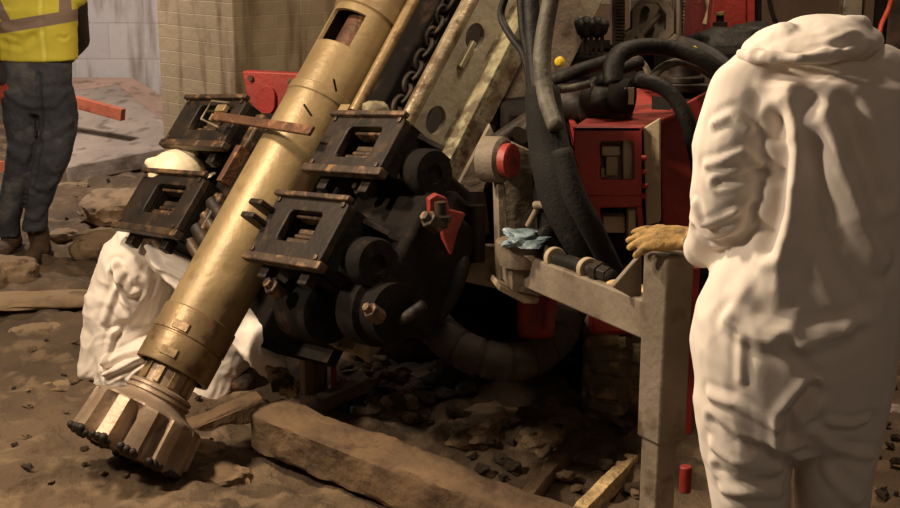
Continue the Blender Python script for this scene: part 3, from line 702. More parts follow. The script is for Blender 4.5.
# mast channel: side web with oval holes
nr = -0.13
def mpts(l, e): return [mpe(x, y, e) for x, y in l]
nlo, wl = mpe(470, 116, UE); nlo2, _ = mpe(436, 180, UE); print('web n lo', nlo, nlo2, wl)
NL = (nlo+nlo2)/2 + 0.04
holes = [mpe(436, 120, UE), mpe(475, 37, UE)]
print('holes', holes)
WA, WB = 0.30, 3.2
mb = MB(); cuts = []
hw = 0.075
segs = []; cur = WA
for n_h, w_h in sorted(holes, key=lambda x: x[1])+[(holes[1][0], holes[1][1]+(holes[1][1]-holes[0][1]))]:
    a_, b_ = w_h-hw, w_h+hw
    if cur < a_: mb.box(M(UE-0.012, (nr+NL)/2, (cur+a_)/2), (0.024, nr-NL, a_-cur), AX)
    K = 32; outer = []; inner = []
    for k in range(K):
        t = 2*PI*(k+0.5)/K; c, s = math.cos(t), math.sin(t); mx = max(abs(c), abs(s))
        on, ow = c/mx, s/mx
        outer.append(M(UE, (nr+NL)/2 + on*(nr-NL)/2, w_h + ow*hw)); inner.append(M(UE, n_h + c*0.042, w_h + s*0.052))
    mb.frame(outer, inner, E*-0.024); cur = b_
mb.box(M(UE-0.012, (nr+NL)/2, (cur+WB)/2), (0.024, nr-NL, WB-cur), AX)
mb.build('mast_web', M_grey, rig, smooth=30)
mb = MB().cyl(M(UE-0.02, nr, WA+0.2), M(UE-0.02, nr, WB), 0.028, 20)
mb.build('mast_rail', M_rail, rig)
mb = MB().box(M(UE+0.035, NL, (WA+WB)/2), (0.10, 0.03, WB-WA), AX)
mb.build('mast_flange', M_oliv, rig, bevel=0.004)
mb = MB().box(M(UE+0.075, NL-0.045, (WA+WB)/2), (0.016, 0.06, WB-WA), AX)
mb.build('mast_lip', M_rail, rig, bevel=0.002)
mb = MB().box(M(UE+0.02, NL-0.17, (WA+WB)/2+0.15), (0.05, 0.30, WB-WA-0.2), AX)
mb.build('lower_mast_web', M_beam, rig, bevel=0.004)
MB().box(M(UE-0.15, -0.30, (WA+WB)/2), (0.26, 0.05, WB-WA), AX).build('mast_back_plate', M_void, rig)
n_s, w_s = mpe(465, 55, UE); MB().box(M(UE+0.01, n_s, w_s), (0.02, 0.02, 0.11), AX).build('slot_bar', M_oliv, rig, bevel=0.003)
# oval openings in the lower web (dark round bosses standing in for holes)
n_s, w_s = mpe(474, 187, UE+0.045); MB().lathe(M(UE+0.044, n_s, w_s), E, [(0.05, 0), (0.05, 0.012), (0.036, 0.014), (0.034, -0.006)], 28).build('dark_opening', M_black, rig)

def plate(mb, pts, Y, th, yaw=0, ref=None):
    nrm = V((math.sin(R(yaw)), -math.cos(R(yaw)), 0)); ref = ref or pts[0]
    p0 = at(*ref, Y); return mb.prism([onp(p0, nrm, *q) for q in pts], -nrm*th)
def plated(name, pts, Y, th, m, yaw=0, ref=None, bevel=0.004, par=None):
    return plate(MB(), pts, Y, th, yaw, ref).build(name, m, par or rig, bevel=bevel)
def rrect(x0, y0, x1, y1, r, n=4):
    o = []
    for cx, cy, a in ((x1-r, y0+r, -90), (x1-r, y1-r, 0), (x0+r, y1-r, 90), (x0+r, y0+r, 180)):
        for k in range(n+1): t = R(a+90*k/n); o.append((cx+r*math.cos(t), cy+r*math.sin(t)))
    return o

# --- lower mast bracket and swivel
plated('side_plate', [(500, 178), (512, 142), (531, 151), (545, 183), (538, 186), (541, 240), (506, 240)], 3.95, 0.03, M_beam, 8)
plated('side_plate', [(497, 184), (505, 184), (513, 292), (500, 288)], 3.85, 0.08, M_beam, 8)
p = at(506, 160, 3.86); ax_ = V((0.84, -0.53, 0.05)).normalized()
MB().lathe(p, ax_, [(0.07, -0.07), (0.07, -0.01), (0.058, 0.0)], 36).build('swivel_hub', M_beam, rig)
MB().lathe(p+V((0.005, -0.012, 0)), ax_, [(0.052, -0.01), (0.052, 0.014), (0.046, 0.018), (0.0001, 0.018)], 36).build('swivel_disc', M_redf, rig, smooth=30)
s_ = V((0.53, 0.84, 0)).normalized(); t_ = ax_.cross(s_)
for k in range(3):
    a = 2*PI*k/3+0.5; MB().lathe(p+(s_*math.cos(a)+t_*math.sin(a))*0.026+ax_*0.008, ax_, [(0.009, 0), (0.009, 0.012), (0.001, 0.012)], 6).build('bolt', M_black, rig)
MB().cyl(at(492, 145, 4.1), at(540, 112, 4.3), 0.028, 16).build('tilt_cylinder', M_black, rig)
MB().cyl(at(520, 135, 4.0), at(560, 95, 4.2), 0.03, 16).build('tilt_cylinder', M_black, rig)
MB().cyl(at(535, 205, 3.8), at(552, 205, 3.75), 0.012, 12).cyl(at(540, 204, 3.8), at(528, 226, 3.82), 0.010, 12).build('handle', M_beam, rig)
# near-black box standing in for the dark void between mast foot and bracket
MB().box(at(478, 232, 4.55), (0.26, 0.2, 0.34)).build('dark_void_box', M_void, rig, bevel=0.02)
plated('mast_foot_plate', [(455, 244), (500, 246), (502, 290), (455, 280)], 4.05, 0.03, M_beam, 5)
plated('mast_foot_plate', [(442, 240), (456, 236), (458, 284), (440, 282)], 4.15, 0.06, M_beam, 5)
MB().cyl(at(476, 205, 4.0), at(478, 262, 3.98), 0.03, 16, 0.022).cyl(at(470, 195, 4.1), at(474, 235, 4.05), 0.05, 16).build('foot_cylinder', M_black, rig)
plated('mast_foot_plate', [(450, 200), (490, 124), (500, 150), (486, 184), (468, 246), (446, 240)], 4.28, 0.03, M_beam, 10)
# red ratchet bracket at the foot of the mast
plated('red_bracket', [(429, 199), (437, 194), (447, 198), (450, 210), (466, 214), (458, 232), (452, 256), (444, 240), (440, 222), (430, 218)], 3.80, 0.03, M_redf, 20)
MB().cyl(at(440, 202, 3.75), at(442, 228, 3.75), 0.018, 12).cyl(at(441, 216, 3.73), at(441, 222, 3.73), 0.03, 8).build('bracket_bolt', M_black, rig)
# --- outrigger housing, arm and leg
plated('outrigger_housing', [(510, 250), (545, 246), (569, 291), (540, 297), (512, 291)], 3.72, 0.16, M_beam, 10)
plated('outrigger_housing', [(524, 256), (533, 256), (572, 285), (567, 289)], 3.66, 0.05, M_beige, 10)
plated('base_flange', [(500, 284), (511, 290), (540, 298), (538, 304), (524, 304), (498, 290)], 3.75, 0.12, M_beige, 10)
MB().lathe(at(524, 254, 3.76), V((0, 0, 1)), [(0.075, -0.03), (0.085, 0.0), (0.085, 0.04), (0.07, 0.045)], 28).build('swivel_cap', M_beam, rig)
PX = at(669, 252, 3.05); yaw = R(32)
ux = V((math.cos(yaw), math.sin(yaw), 0)); uy = V((-math.sin(yaw), math.cos(yaw), 0)); uz = V((0, 0, 1))
za = at(664, 300, 3.05)
def armpts(x0, y0, x1, y1, Y0, Y1):
    return at(x0, y0, Y0), at(x1, y1, Y1)
A0 = at(535, 268, 3.78); A1 = at(660, 318, 3.08)
d = (A1-A0).normalized(); s = d.cross(uz).normalized(); t = s.cross(d)
MB().box((A0+A1)/2, ((A1-A0).length, 0.10, 0.10), (d, s, t)).build('outrigger_arm', M_beam, rig, bevel=0.006)
# drift of dust lying on top of the arm
P0 = A0+(A1-A0)*0.45; P1 = A1-(A1-A0).normalized()*0.05; rg = []
for i in range(25):
    c = P0+(P1-P0)*(i/24) + t*0.05; wv = 0.035*(0.6+0.4*math.sin(i*1.1)) ; e = 0.2 if i in (0, 24) else 1
    rg.append([c + (s*math.cos(2*PI*q/12)*wv*e + t*math.sin(2*PI*q/12)*0.008*e)*(1+0.3*noise.noise(V((i*0.7, q, 3)))) for q in range(12)])
MB().rings(rg).build('dust_drift', M_dust, rig, smooth=180)
# post
ptop = V((PX.x, PX.y, PX.z))
zb = at(664, 441, PX.y-0.02).z
MB().box((ptop.x, ptop.y, (ptop.z+zb)/2), (0.088, 0.088, ptop.z-zb), (ux, uy, uz)).build('outrigger_post', M_beam, rig, bevel=0.008)
MB().box((ptop.x-0.005, ptop.y, zb/2), (0.064, 0.064, zb+0.02), (ux, uy, uz)).build('outrigger_leg', M_beam, rig, bevel=0.006)
MB().box((ptop.x, ptop.y, 0.02), (0.24, 0.24, 0.03), (ux, uy, uz)).build('foot_pad', M_beam, rig, bevel=0.006)
plated('gusset', [(612, 287), (642, 253), (642, 303)], 3.12, 0.02, M_beam, 10, (642, 280))
MB().cyl(at(686, 466, 3.5), at(685, 492, 3.5), 0.018, 16).build('red_canister', M_red, rig, bevel=0.004)
MB().box(at(690, 350, 3.9), (0.03, 0.05, 0.55)).build('red_frame_bar', M_red, rig, bevel=0.004)
# hydraulic line with white clamps on the arm
Pn = [at(536, 240, 3.72), at(552, 257, 3.62), at(572, 263, 3.5), at(590, 270, 3.4), at(612, 277, 3.3)]
MB().tube(Pn, 0.020, 14).build('hydraulic_hose', M_rub, rig, smooth=180)
for px, py, Y in ((555, 258, 3.6), (588, 269, 3.41)):
    dd = (Pn[3]-Pn[1]).normalized(); c = at(px, py, Y); MB().cyl(c-dd*0.011, c+dd*0.011, 0.032, 24).build('white_ferrule', M_beige, rig, bevel=0.003)
c = at(600, 272, 3.35); dd = (Pn[4]-Pn[2]).normalized(); MB().lathe(c-dd*0.02, dd, [(0.03, 0), (0.03, 0.03), (0.022, 0.032), (0.022, 0.07)], 6).build('hose_fitting', M_black, rig, bevel=0.002)

# --- red guard box
gY = 3.85
plated('dust_liner', [(643, 128), (660, 118), (660, 222), (646, 226)], gY+0.02, 0.02, M_beige, -18, (643, 128))
mb = MB(); nrm = V((0, -1, 0)); p0 = at(600, 130, gY)
def pg(l): return [onp(p0, nrm, *q) for q in l]
o_ = rrect(574, 127, 642, 232, 2, 4); i_ = rrect(600, 141, 634, 180, 4, 4); 
# front sheet: upper window part and lower open part
mb.frame(pg([(574, 127)]*5 and rrect(574, 127, 642, 196, 1, 4)), pg(i_), (0, 0.012, 0))
mb.prism(pg([(574, 196), (642, 196), (642, 207), (600, 208), (600, 232), (574, 232)]), (0, 0.012, 0))
mb.prism(pg([(636, 207), (642, 207), (644, 228), (638, 228)]), (0, 0.012, 0))
g_ = mb.build('guard_front', M_red, rig, bevel=0.003)
plated('hood_top', [(574, 127), (642, 127), (672, 112), (600, 108)], gY, 0.01, M_red) if False else None
zt = at(600, 127, gY).z
def topt(px, py): return atz(px, py, zt)
MB().prism([topt(573, 127), topt(641, 127), topt(690, 108), topt(720, 84), topt(640, 86), topt(600, 108)], (0, 0, -0.015)).build('hood_top', M_redf, rig, bevel=0.004)
plated('hood_side', [(660, 116), (700, 96), (722, 84), (722, 230), (662, 226)], gY+0.35, 0.03, M_red, -6, (660, 160))
plated('guard_side', [(574, 128), (580, 128), (612, 260), (604, 262)], gY+0.05, 0.3, M_red, 0)
plated('lower_red_panel', [(600, 238), (690, 238), (690, 262), (600, 262)], gY+0.2, 0.03, M_red, 0)
MB().prism([at(652, 96, 4.3), at(700, 100, 4.3), at(700, 110, 4.2), at(652, 118, 4.2)], (0, 0, -0.02)).build('hood_lip', M_void, rig)
for (x, y) in ((645, 158), (645, 172), (646, 186), (645, 196)):
    MB().lathe(at(x, y, gY-0.005), V((1, -0.3, 0)).normalized(), [(0.008, -0.01), (0.009, 0.0), (0.007, 0.005)], 12).build('grommet', M_red, rig)
# valves seen through the openings
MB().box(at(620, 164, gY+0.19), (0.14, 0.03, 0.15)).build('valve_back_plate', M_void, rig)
for x0, y0, x1, y1, dy in ((598, 140, 626, 182, 0.13), (602, 146, 620, 156, 0.05), (606, 156, 618, 176, 0.07), (623, 138, 634, 182, 0.04), (603, 216, 625, 233, 0.10), (628, 210, 636, 240, 0.03), (601, 168, 610, 178, 0.09), (612, 150, 626, 155, 0.08)):
    plated('valve_block', [(x0, y0), (x1, y0), (x1, y1), (x0, y1)], gY+dy, 0.05, M_beige, 0, bevel=0.004)
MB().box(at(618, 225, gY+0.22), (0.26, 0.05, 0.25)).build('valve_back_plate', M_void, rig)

# --- chassis, near-black boxes also widened to block light and blacken the gaps
c = at(600, 290, 4.55); 
MB().box((0.62, 4.85, 0.78), (0.95, 0.75, 0.55)).box((0.55, 4.8, 0.42), (1.1, 0.7, 0.35)).box((0.10, 4.95, 0.62), (0.7, 0.4, 0.6)).build('chassis', M_void, rig, bevel=0.03)
MB().box((0.55, 4.55, 1.12), (0.75, 0.5, 0.10)).build('chassis_deck', M_void, rig, bevel=0.02)
MB().box(at(535, 315, 4.25), (0.12, 0.10, 0.15)).build('red_underframe', M_red, rig, bevel=0.02)
MB().cyl(at(552, 292, 4.15), at(548, 330, 4.12), 0.022, 14).build('red_underframe_rod', M_redf, rig)
MB().box(at(640, 318, 4.3), (0.35, 0.10, 0.10)).build('red_underframe', M_red, rig, bevel=0.02)

# crawler tracks
M_rubd = mat('dusty_rubber', (116, 98, 74), (72, 62, 48), 0.85, 0, 9, (150, 128, 94), 14, 0.6, 0.4, 40)
def track(cx, y0, y1, z0, h, w, name='crawler_track'):
    r = h/2; prof_c = []; L = y1-y0-2*r; n = 60; per = 2*L+2*PI*r
    def pos(s):
        s %= per
        if s < L: return y0+r+s, z0+h, 0, 1
        s -= L
        if s < PI*r: a = PI/2 - s/r; return y1-r+math.cos(a)*r, z0+r+math.sin(a)*r, math.cos(a), math.sin(a)
        s -= PI*r
        if s < L: return y1-r-s, z0, 0, -1
        s -= L; a = -PI/2 - s/r; return y0+r+math.cos(a)*r, z0+r+math.sin(a)*r, math.cos(a), math.sin(a)
    mb = MB(); rg = []; NK = int(per/0.012); npd = int(per/0.095)
    for k in range(NK):
        y, z, ny, nz = pos(per*k/NK); row = []
        for q in range(15):
            u = -1+2*q/14; f = (k/NK*npd + 0.22*u + (0.5 if u > 0 else 0)) % 1.0
            lug = 0.024 if 0.1 < f < 0.62 and 0.06 < abs(u) < 0.97 else 0.0
            dn = -0.055*abs(u)**3.5 - 0.012 + lug
            row.append(V((cx+u*w/2, y+ny*dn, z+nz*dn)))
        row += [V((cx+w/2, y-ny*0.11, z-nz*0.11)), V((cx-w/2, y-ny*0.11, z-nz*0.11))]
        rg.append(row)
    mb.rings(rg+[rg[0]], close=False); tr = mb.build(name, M_rubd, rig, smooth=40)
    MB().box((cx, (y0+y1)/2, z0+r), (w*0.5, L, h*0.5)).build('track_frame', M_void, tr, bevel=0.03)
tp = atz(618, 440, 0.02)
track(at(630, 400, tp.y).x, tp.y-0.03, tp.y+1.4, 0.01, 0.49, 0.32)
track(tp.x-0.62, tp.y+0.7, tp.y+1.9, 0.03, 0.42, 0.23)

M_duct = mat('dusty_duct', (66, 56, 46), (46, 40, 33), 0.8, 0, 6, (84, 72, 56), 9, 0.62, 0.3, 40)
# ribbed duct curving under the rig
P = [at(432, 270, 4.6), at(420, 292, 4.45), at(428, 318, 4.3), at(455, 345, 4.2), at(490, 360, 4.15), at(525, 360, 4.2), at(555, 340, 4.3), at(572, 305, 4.45)]
MB().tube(P, 0.066, 24, rib=0.085).build('ribbed_duct', M_duct, rig, smooth=30)

# --- hoses
def hose(pts, r, m=None, name='hydraulic_hose', rib=0):
    return MB().tube([at(*p) for p in pts], r, 16, rib=rib).build(name, m or M_rub, rig, smooth=180 if not rib else 30)
hose([(553, -12, 3.9), (545, 30, 3.88), (542, 60, 3.85), (545, 95, 3.8), (556, 128, 3.72)], [0.024, 0.026, 0.027, 0.026, 0.024], M_hose, 'grey_hose')
hose([(531, -10, 4.0), (533, 40, 3.95), (536, 75, 3.9), (539, 110, 3.85)], 0.024, M_rub)
hose([(521, -10, 4.05), (524, 30, 4.02), (530, 60, 3.98), (533, 95, 3.9)], 0.016, M_rub)
hose([(507, -8, 4.1), (501, 15, 4.1), (510, 35, 4.05), (524, 55, 4.0), (531, 90, 3.95)], 0.012, M_rub)
hose([(542, 90, 3.85), (548, 140, 3.78), (560, 190, 3.7), (582, 235, 3.68), (604, 272, 3.75)], [0.052, 0.06, 0.066, 0.066, 0.055], M_sleeve, 'hose_sleeve')
hose([(562, 150, 3.62), (572, 190, 3.58), (590, 225, 3.58), (616, 276, 3.66)], [0.03, 0.032, 0.034, 0.03], M_hose2 if False else M_sleeve, 'hose_sleeve')
hose([(555, 150, 3.9), (556, 190, 3.85), (560, 240, 3.85)], 0.07, M_sleeve, 'hose_sleeve')
0 and hose([(566, 8, 3.95), (561, 2, 3.92), (553, -5, 3.9)], 0.03, M_brass, 'copper_elbow') if False else None
# motor and hose tangle
c = at(607, 101, 4.0)
MB().lathe(at(585, 104, 4.1), V((0.9, -0.42, 0)), [(0.05, -0.12), (0.06, -0.08), (0.06, 0.0), (0.066, 0.005), (0.066, 0.03), (0.06, 0.035), (0.055, 0.10), (0.066, 0.105), (0.066, 0.14), (0.03, 0.15)], 32).build('hydraulic_motor', M_black, rig, smooth=35)
MB().lathe(at(622, 96, 4.0), V((0.9, -0.42, 0)), [(0.055, -0.03), (0.055, 0.03), (0.04, 0.035)], 28).build('hydraulic_motor_flange', M_void, rig)
MB().box(at(629, 96, 3.95), (0.03, 0.006, 0.05)).build('paper_tag', M_beige, rig)
hose([(614, 84, 4.0), (613, 68, 4.02), (620, 54, 4.05), (640, 47, 4.1), (668, 48, 4.15), (700, 58, 4.15), (725, 76, 4.15), (740, 95, 4.15)], [0.032, 0.032, 0.030, 0.026, 0.026, 0.026, 0.026, 0.026], M_rub)
hose([(636, 80, 4.0), (655, 84, 3.98), (672, 95, 3.96), (686, 118, 3.94), (694, 145, 3.95), (700, 175, 4.0)], 0.024, M_rub)
hose([(650, 80, 4.1), (662, 68, 4.15), (680, 62, 4.2), (700, 68, 4.2), (722, 82, 4.2)], 0.014, M_hose)
hose([(680, 42, 4.5), (694, 46, 4.45), (712, 54, 4.4), (730, 68, 4.35)], 0.022, M_rub)
hose([(624, 64, 4.3), (636, 58, 4.3), (645, 66, 4.3), (650, 78, 4.3)], 0.010, M_beam)
hose([(560, 98, 4.1), (590, 92, 4.1), (610, 74, 4.1), (640, 62, 4.2)], 0.020, M_rub)
hose([(552, 80, 4.2), (580, 70, 4.2), (605, 62, 4.3), (640, 50, 4.4)], 0.022, M_rub)
hose([(560, 90, 4.0), (572, 88, 4.0), (590, 84, 4.0)], 0.012, M_hose)
hose([(552, 110, 4.1), (575, 100, 4.15), (598, 86, 4.2)], 0.035, M_rub)
# deck clutter
zt2 = at(600, 90, 4.4).z
MB().box((at(600, 84, 4.6).x, 5.15, at(600, 80, 4.9).z-0.06), (0.45, 0.6, 0.12)).build('valve_deck', M_void, rig, bevel=0.02)
MB().box((at(690, 84, 4.6).x, 4.7, zt-0.02+0.06), (0.28, 0.45, 0.03)).build('filler_plate', M_black, rig, bevel=0.006)
fc = V((at(690, 84, 4.6).x-0.03, 4.55, zt+0.055)); MB().lathe(fc, V((0, 0, 1)), [(0.07, 0), (0.07, 0.02), (0.055, 0.025), (0.055, 0.06), (0.03, 0.065)], 30).build('filler_cap', M_black, rig, bevel=0.003)
# lever bank
for k in range(6):
    x = 574+5.5*k; b = at(x, 56-k*0.6, 4.9); tt = at(x+1, 33-(k % 2)*3, 4.9)
    lv = MB().cyl(b, tt, 0.007, 10).build('control_lever', M_black, rig)
    MB().cap(tt, 0.02, at(x+1, 23+(k % 2)*2, 4.9), 0.026, seg=14).build('lever_knob', M_rub, lv, smooth=180)
MB().box(at(585, 60, 4.95), (0.24, 0.12, 0.05)).build('lever_block', M_void, rig, bevel=0.01)
hose([(559, 22, 5.0), (572, 20, 5.0), (590, 24, 4.98)], 0.03, M_rub)
MB().lathe(at(559, 62, 4.3), V((0.3, -0.9, 0.3)), [(0.016, 0), (0.016, 0.012), (0.008, 0.016)], 14).build('yellow_cap', M_yel, rig)
MB().lathe(at(693, 51, 4.3), V((0.3, -0.9, 0.3)), [(0.014, 0), (0.014, 0.012), (0.008, 0.016)], 14).build('yellow_cap', M_yel, rig)
hose([(570, 78, 4.5), (600, 66, 4.6), (640, 52, 4.7), (655, 44, 4.8)], 0.010, M_hose)

# blue plastic on the swivel cap
tq = MB().rock(at(526, 239, 3.7), (0.066, 0.06, 0.024), 31, 0.2, 4, 0.8)
tag(tq.build('plastic_sheet', M_blue, None, smooth=12), 'crumpled pale blue plastic sheet lying on the outrigger bracket', 'plastic sheet')
tq = MB().rock(at(548, 238, 3.7), (0.035, 0.03, 0.035), 33, 0.2, 3, 0.6)
tq.build('cloth_wrap', M_rub, rig, smooth=60)

# ------------------------------------------------------------------ equipment behind
eq = thing('generator_set', V((1.05, 6.3, 0)), 'grey and brown machine frame with an octagonal opening standing behind the drill rig', 'machine')
def eplate(name, pts, Y, th, m, bevel=0.004): return plate(MB(), pts, Y, th).build(name, m, eq, bevel=bevel)
eY = 6.0
n = 8; oc = [(653+23*math.cos(PI/8+2*PI*k/8), 22+27*math.sin(PI/8+2*PI*k/8)) for k in range(8)]
ic = [(652+15*math.cos(PI/8+2*PI*k/8), 22+20*math.sin(PI/8+2*PI*k/8)) for k in range(8)]
p0 = at(653, 22, eY)
MB().frame([onp(p0, V((0, -1, 0)), *q) for q in oc], [onp(p0, V((0, -1, 0)), *q) for q in ic], (0, 0.06, 0)).build('octagonal_ring', M_beam, eq, bevel=0.004)
eplate('back_sheet', [(630, 0), (672, 0), (672, 44), (630, 44)], eY+0.3, 0.02, M_galv)
for x, y in ((650, 29), (662, 12), (645, 10)):
    MB().lathe(at(x, y, eY+0.29), V((0, -1, 0)), [(0.02, -0.01), (0.02, 0.02), (0.001, 0.02)], 16).build('bolt', M_black, eq)
mb = MB(); a = at(642, 34, eY+0.05); b = at(660, 14, eY+0.05); mb.cyl(a, b, 0.014, 10); mb.build('diagonal_bar', M_beam, eq)
for x0, x1 in ((612, 616), (676, 680), (695, 700)):
    eplate('upright', [(x0, -30), (x1, -30), (x1, 46), (x0, 46)], eY, 0.08, M_galv)
for x0, x1 in ((616, 625), (683, 694)):
    mb = MB()
    for k in range(20):
        plate(mb, [(x0, -20+k*3.4), (x1, -20+k*3.4), (x1, -18+k*3.4), (x0, -18+k*3.4)], eY+0.02, 0.05)
    mb.build('louvre_grille', M_galv, eq)
    eplate('grille_backing', [(x0, -25), (x1, -25), (x1, 48), (x0, 48)], eY+0.08, 0.03, M_void)
eplate('bracket_foot', [(625, 34), (634, 28), (636, 46), (622, 48)], eY-0.02, 0.1, M_beam)
eplate('bracket_foot', [(668, 40), (676, 34), (682, 52), (664, 54)], eY-0.02, 0.1, M_beam)
eplate('cross_beam', [(560, 14), (612, 17), (612, 26), (560, 24)], eY+0.3, 0.12, M_brwall)
eplate('cross_beam', [(575, -8), (612, -8), (612, 5), (575, 5)], eY+0.4, 0.12, M_galv)
eplate('base_box', [(590, 48), (740, 52), (740, 120), (590, 120)], eY+0.1, 0.5, M_void)
rc = thing('red_machine', at(735, 60, 5.6)*1.0, 'tall bright red machine cover standing behind the standing worker in white', 'machine')
def rplate(name, pts, Y, th, m, yaw=0): return plate(MB(), pts, Y, th, yaw).build(name, m, rc, bevel=0.006)
rplate('cover_panel', [(716, -30), (747, -30), (747, 52), (710, 52), (710, 30)], 5.55, 0.3, M_redf, 12)
rplate('cover_side', [(747, -30), (757, -30), (757, 45), (747, 50)], 5.55, 0.3, M_red, -10)
rplate('frame_post', [(757, -30), (762, -30), (762, 40), (757, 40)], 5.5, 0.1, M_void)
rplate('round_guard', [(697, -20), (706, -20), (709, 10), (706, 22), (699, 26)], 5.7, 0.05, M_red)
MB().tube([at(703, -16, 5.6), at(709, 8, 5.6), at(705, 24, 5.6)], 0.012, 10).build('pale_pipe', M_beige, rc)
MB().cyl(at(720, 38, 5.3), at(720, 22, 5.3), 0.03, 14).cyl(at(720, 24, 5.3), at(720, 14, 5.3), 0.016, 12).build('stack_fitting', M_black, rc)
MB().cyl(at(720, 15, 5.29), at(720, 12, 5.29), 0.018, 12).build('brass_tip', M_brass, rc)
mb = MB().rock(at(736, 42, 5.2), (0.17, 0.12, 0.06), 50, 0.2, 3, 0.5); mb.rock(at(752, 34, 5.2), (0.08, 0.08, 0.05), 51, 0, 3, 0.5)
tag(mb.build('rubber_cover', M_rub, None, smooth=180), 'black crumpled rubber sheet heaped left of the white hood', 'rubber sheet')
tag(MB().box(at(730, 62, 5.2), (0.55, 0.4, 0.14)).build('dark_case', M_void, None, bevel=0.02), 'low dark case under the black rubber sheet, left of the white hood', 'case')
# pipes and cables by the far wall on the right
tag(MB().cyl(at(884, -30, 6.5), V((at(884, 0, 6.5).x, 6.5, -0.1)), 0.034, 16).build('vertical_pipe', M_void, None), 'black vertical pipe right of the white hood', 'pipe')
tag(MB().tube([at(902, -20, 6.3), at(893, -4, 6.3), at(888, 10, 6.3), at(880, 30, 6.25), at(879, 60, 6.2)], 0.012, 10).build('orange_cable', M_cable, None, smooth=180), 'orange cable hanging at the right edge above the yellow pipe', 'cable')
tag(MB().cyl(at(880, 52, 6.45), at(960, 58, 6.3), 0.02, 12).build('yellow_pipe', M_yel, None), 'yellow pipe at the right edge beside the white shoulder', 'pipe')
tag(MB().tube([at(766, -20, 8.43), at(770, 5, 8.43), at(776, 22, 8.43), at(790, 30, 8.43)], 0.012, 10).build('black_cable', M_rub, None, smooth=180), 'thin black cable hanging on the brown wall above the white hood', 'cable')
tag(MB().box(at(850, 15, 8.39), (0.12, 0.1, 0.25)).build('wall_box', M_galv, None, bevel=0.005), 'small grey box on the brown wall above the white hood', 'box')
tag(MB().box(V((at(867, 20, 8.41).x, 8.41, 1.7)), (0.07, 0.07, 3.6)).build('conduit', M_brwall, None, bevel=0.005), 'brown vertical conduit on the wall left of the black pipe', 'conduit')

# ------------------------------------------------------------------ people
def hand(mb, w, d, n, t, L, curl=0.35, spread=0.18, r=0.0095, thumb=True, curls=None):
    """w wrist, d to the fingers, n back of the hand, t towards the thumb side; L = hand length"""
    w = V(w); d = d.normalized(); n = (n-d*n.dot(d)).normalized(); t = (t-d*t.dot(d)-n*t.dot(n)).normalized()
    offs = (0.17, 0.055, -0.055, -0.16); lens = (0.40, 0.45, 0.42, 0.33)
    for i in range(4):
        k = w + d*(0.50*L) + t*(offs[i]*L) + n*(0.0 if i in (1, 2) else -0.006)
        mb.cap(w + t*(offs[i]*L*0.55), r*1.5, k, r*1.35, t, 1.15)
        a = 0.15; p = k; fd = (d + t*(offs[i]*spread*4)).normalized(); c = (curls[i] if curls else curl)
        for s, (fl, rr) in enumerate(((0.44, 1.15), (0.31, 1.05), (0.25, 0.95))):
            a += c*(0.7 if s == 0 else 1.0)
            q = p + (fd*math.cos(a) - n*math.sin(a))*(lens[i]*L*fl); mb.cap(p, r*rr, q, r*rr*0.93); p = q
    if thumb:
        p0 = w + d*(0.10*L) + t*(0.12*L) - n*0.004; p1 = p0 + (d*0.55+t*0.6-n*0.35).normalized()*(0.24*L); p2 = p1 + (d*0.85+t*0.35-n*0.35).normalized()*(0.18*L); p3 = p2 + (d*0.95+t*0.05-n*0.4).normalized()*(0.15*L)
        mb.cap(p0, r*1.7, p1, r*1.35); mb.cap(p1, r*1.3, p2, r*1.15); mb.cap(p2, r*1.15, p3, r*0.95)

def head(mb, c, f, u, s=1.0):
    f = f.normalized(); u = (u-f*u.dot(f)).normalized(); l = u.cross(f)
    mb.ell(c+u*0.02*s, 0.076*s, 0.094*s, 0.10*s, (l, f, u))
    mb.ell(c-u*0.045*s+f*0.02*s, 0.060*s, 0.070*s, 0.075*s, (l, f, u))
    mb.cap(c+f*0.088*s+u*0.01*s, 0.010*s, c+f*0.108*s-u*0.025*s, 0.014*s)
    mb.cap(c+f*0.085*s-u*0.055*s-l*0.018*s, 0.009*s, c+f*0.085*s-u*0.055*s+l*0.018*s, 0.009*s)
    mb.cap(c+f*0.085*s+u*0.032*s-l*0.032*s, 0.009*s, c+f*0.085*s+u*0.032*s+l*0.032*s, 0.009*s)
    for sg in (-1, 1): mb.ell(c+l*(0.078*s*sg)-u*0.005*s, 0.010*s, 0.020*s, 0.032*s, (l, f, u))
def eyes(c, f, u, par, s=1.0):
    f = f.normalized(); u = (u-f*u.dot(f)).normalized(); l = u.cross(f)
    for sg in (-1, 1): MB().ell(c+f*0.082*s+l*(0.030*s*sg)+u*0.015*s, 0.011, 0.011, 0.011).build('eye', M_void, par, smooth=180)

# ===== person standing on the right, back to the camera
YB = 2.62
man = thing('person', V((at(795, 400, YB).x, YB, 0)), 'person in a white hooded coverall seen from behind, gloved hand on the outrigger post', 'person')
def sec(py, l, r, Y, ry, k=1.0):
    c = at((l+r)/2, py, Y); a = at(l, py, Y); b = at(r, py, Y); return (c, (b.x-a.x)/2*k, ry*k)
def T(k): return [sec(*q, k) for q in ((56, 775, 868, YB+0.03, 0.075), (66, 748, 898, YB+0.02, 0.10), (80, 734, 915, YB, 0.125), (110, 738, 922, YB, 0.150), (160, 744, 922, YB, 0.165), (220, 738, 914, YB, 0.170), (270, 712, 904, YB, 0.178), (310, 694, 899, YB, 0.182), (345, 692, 896, YB, 0.182), (385, 695, 890, YB, 0.176), (420, 698, 878, YB, 0.150), (438, 712, 866, YB, 0.12))]
def LEG(mb, pts, k=1.0):
    mb.sections([sec(*q, k) for q in pts])
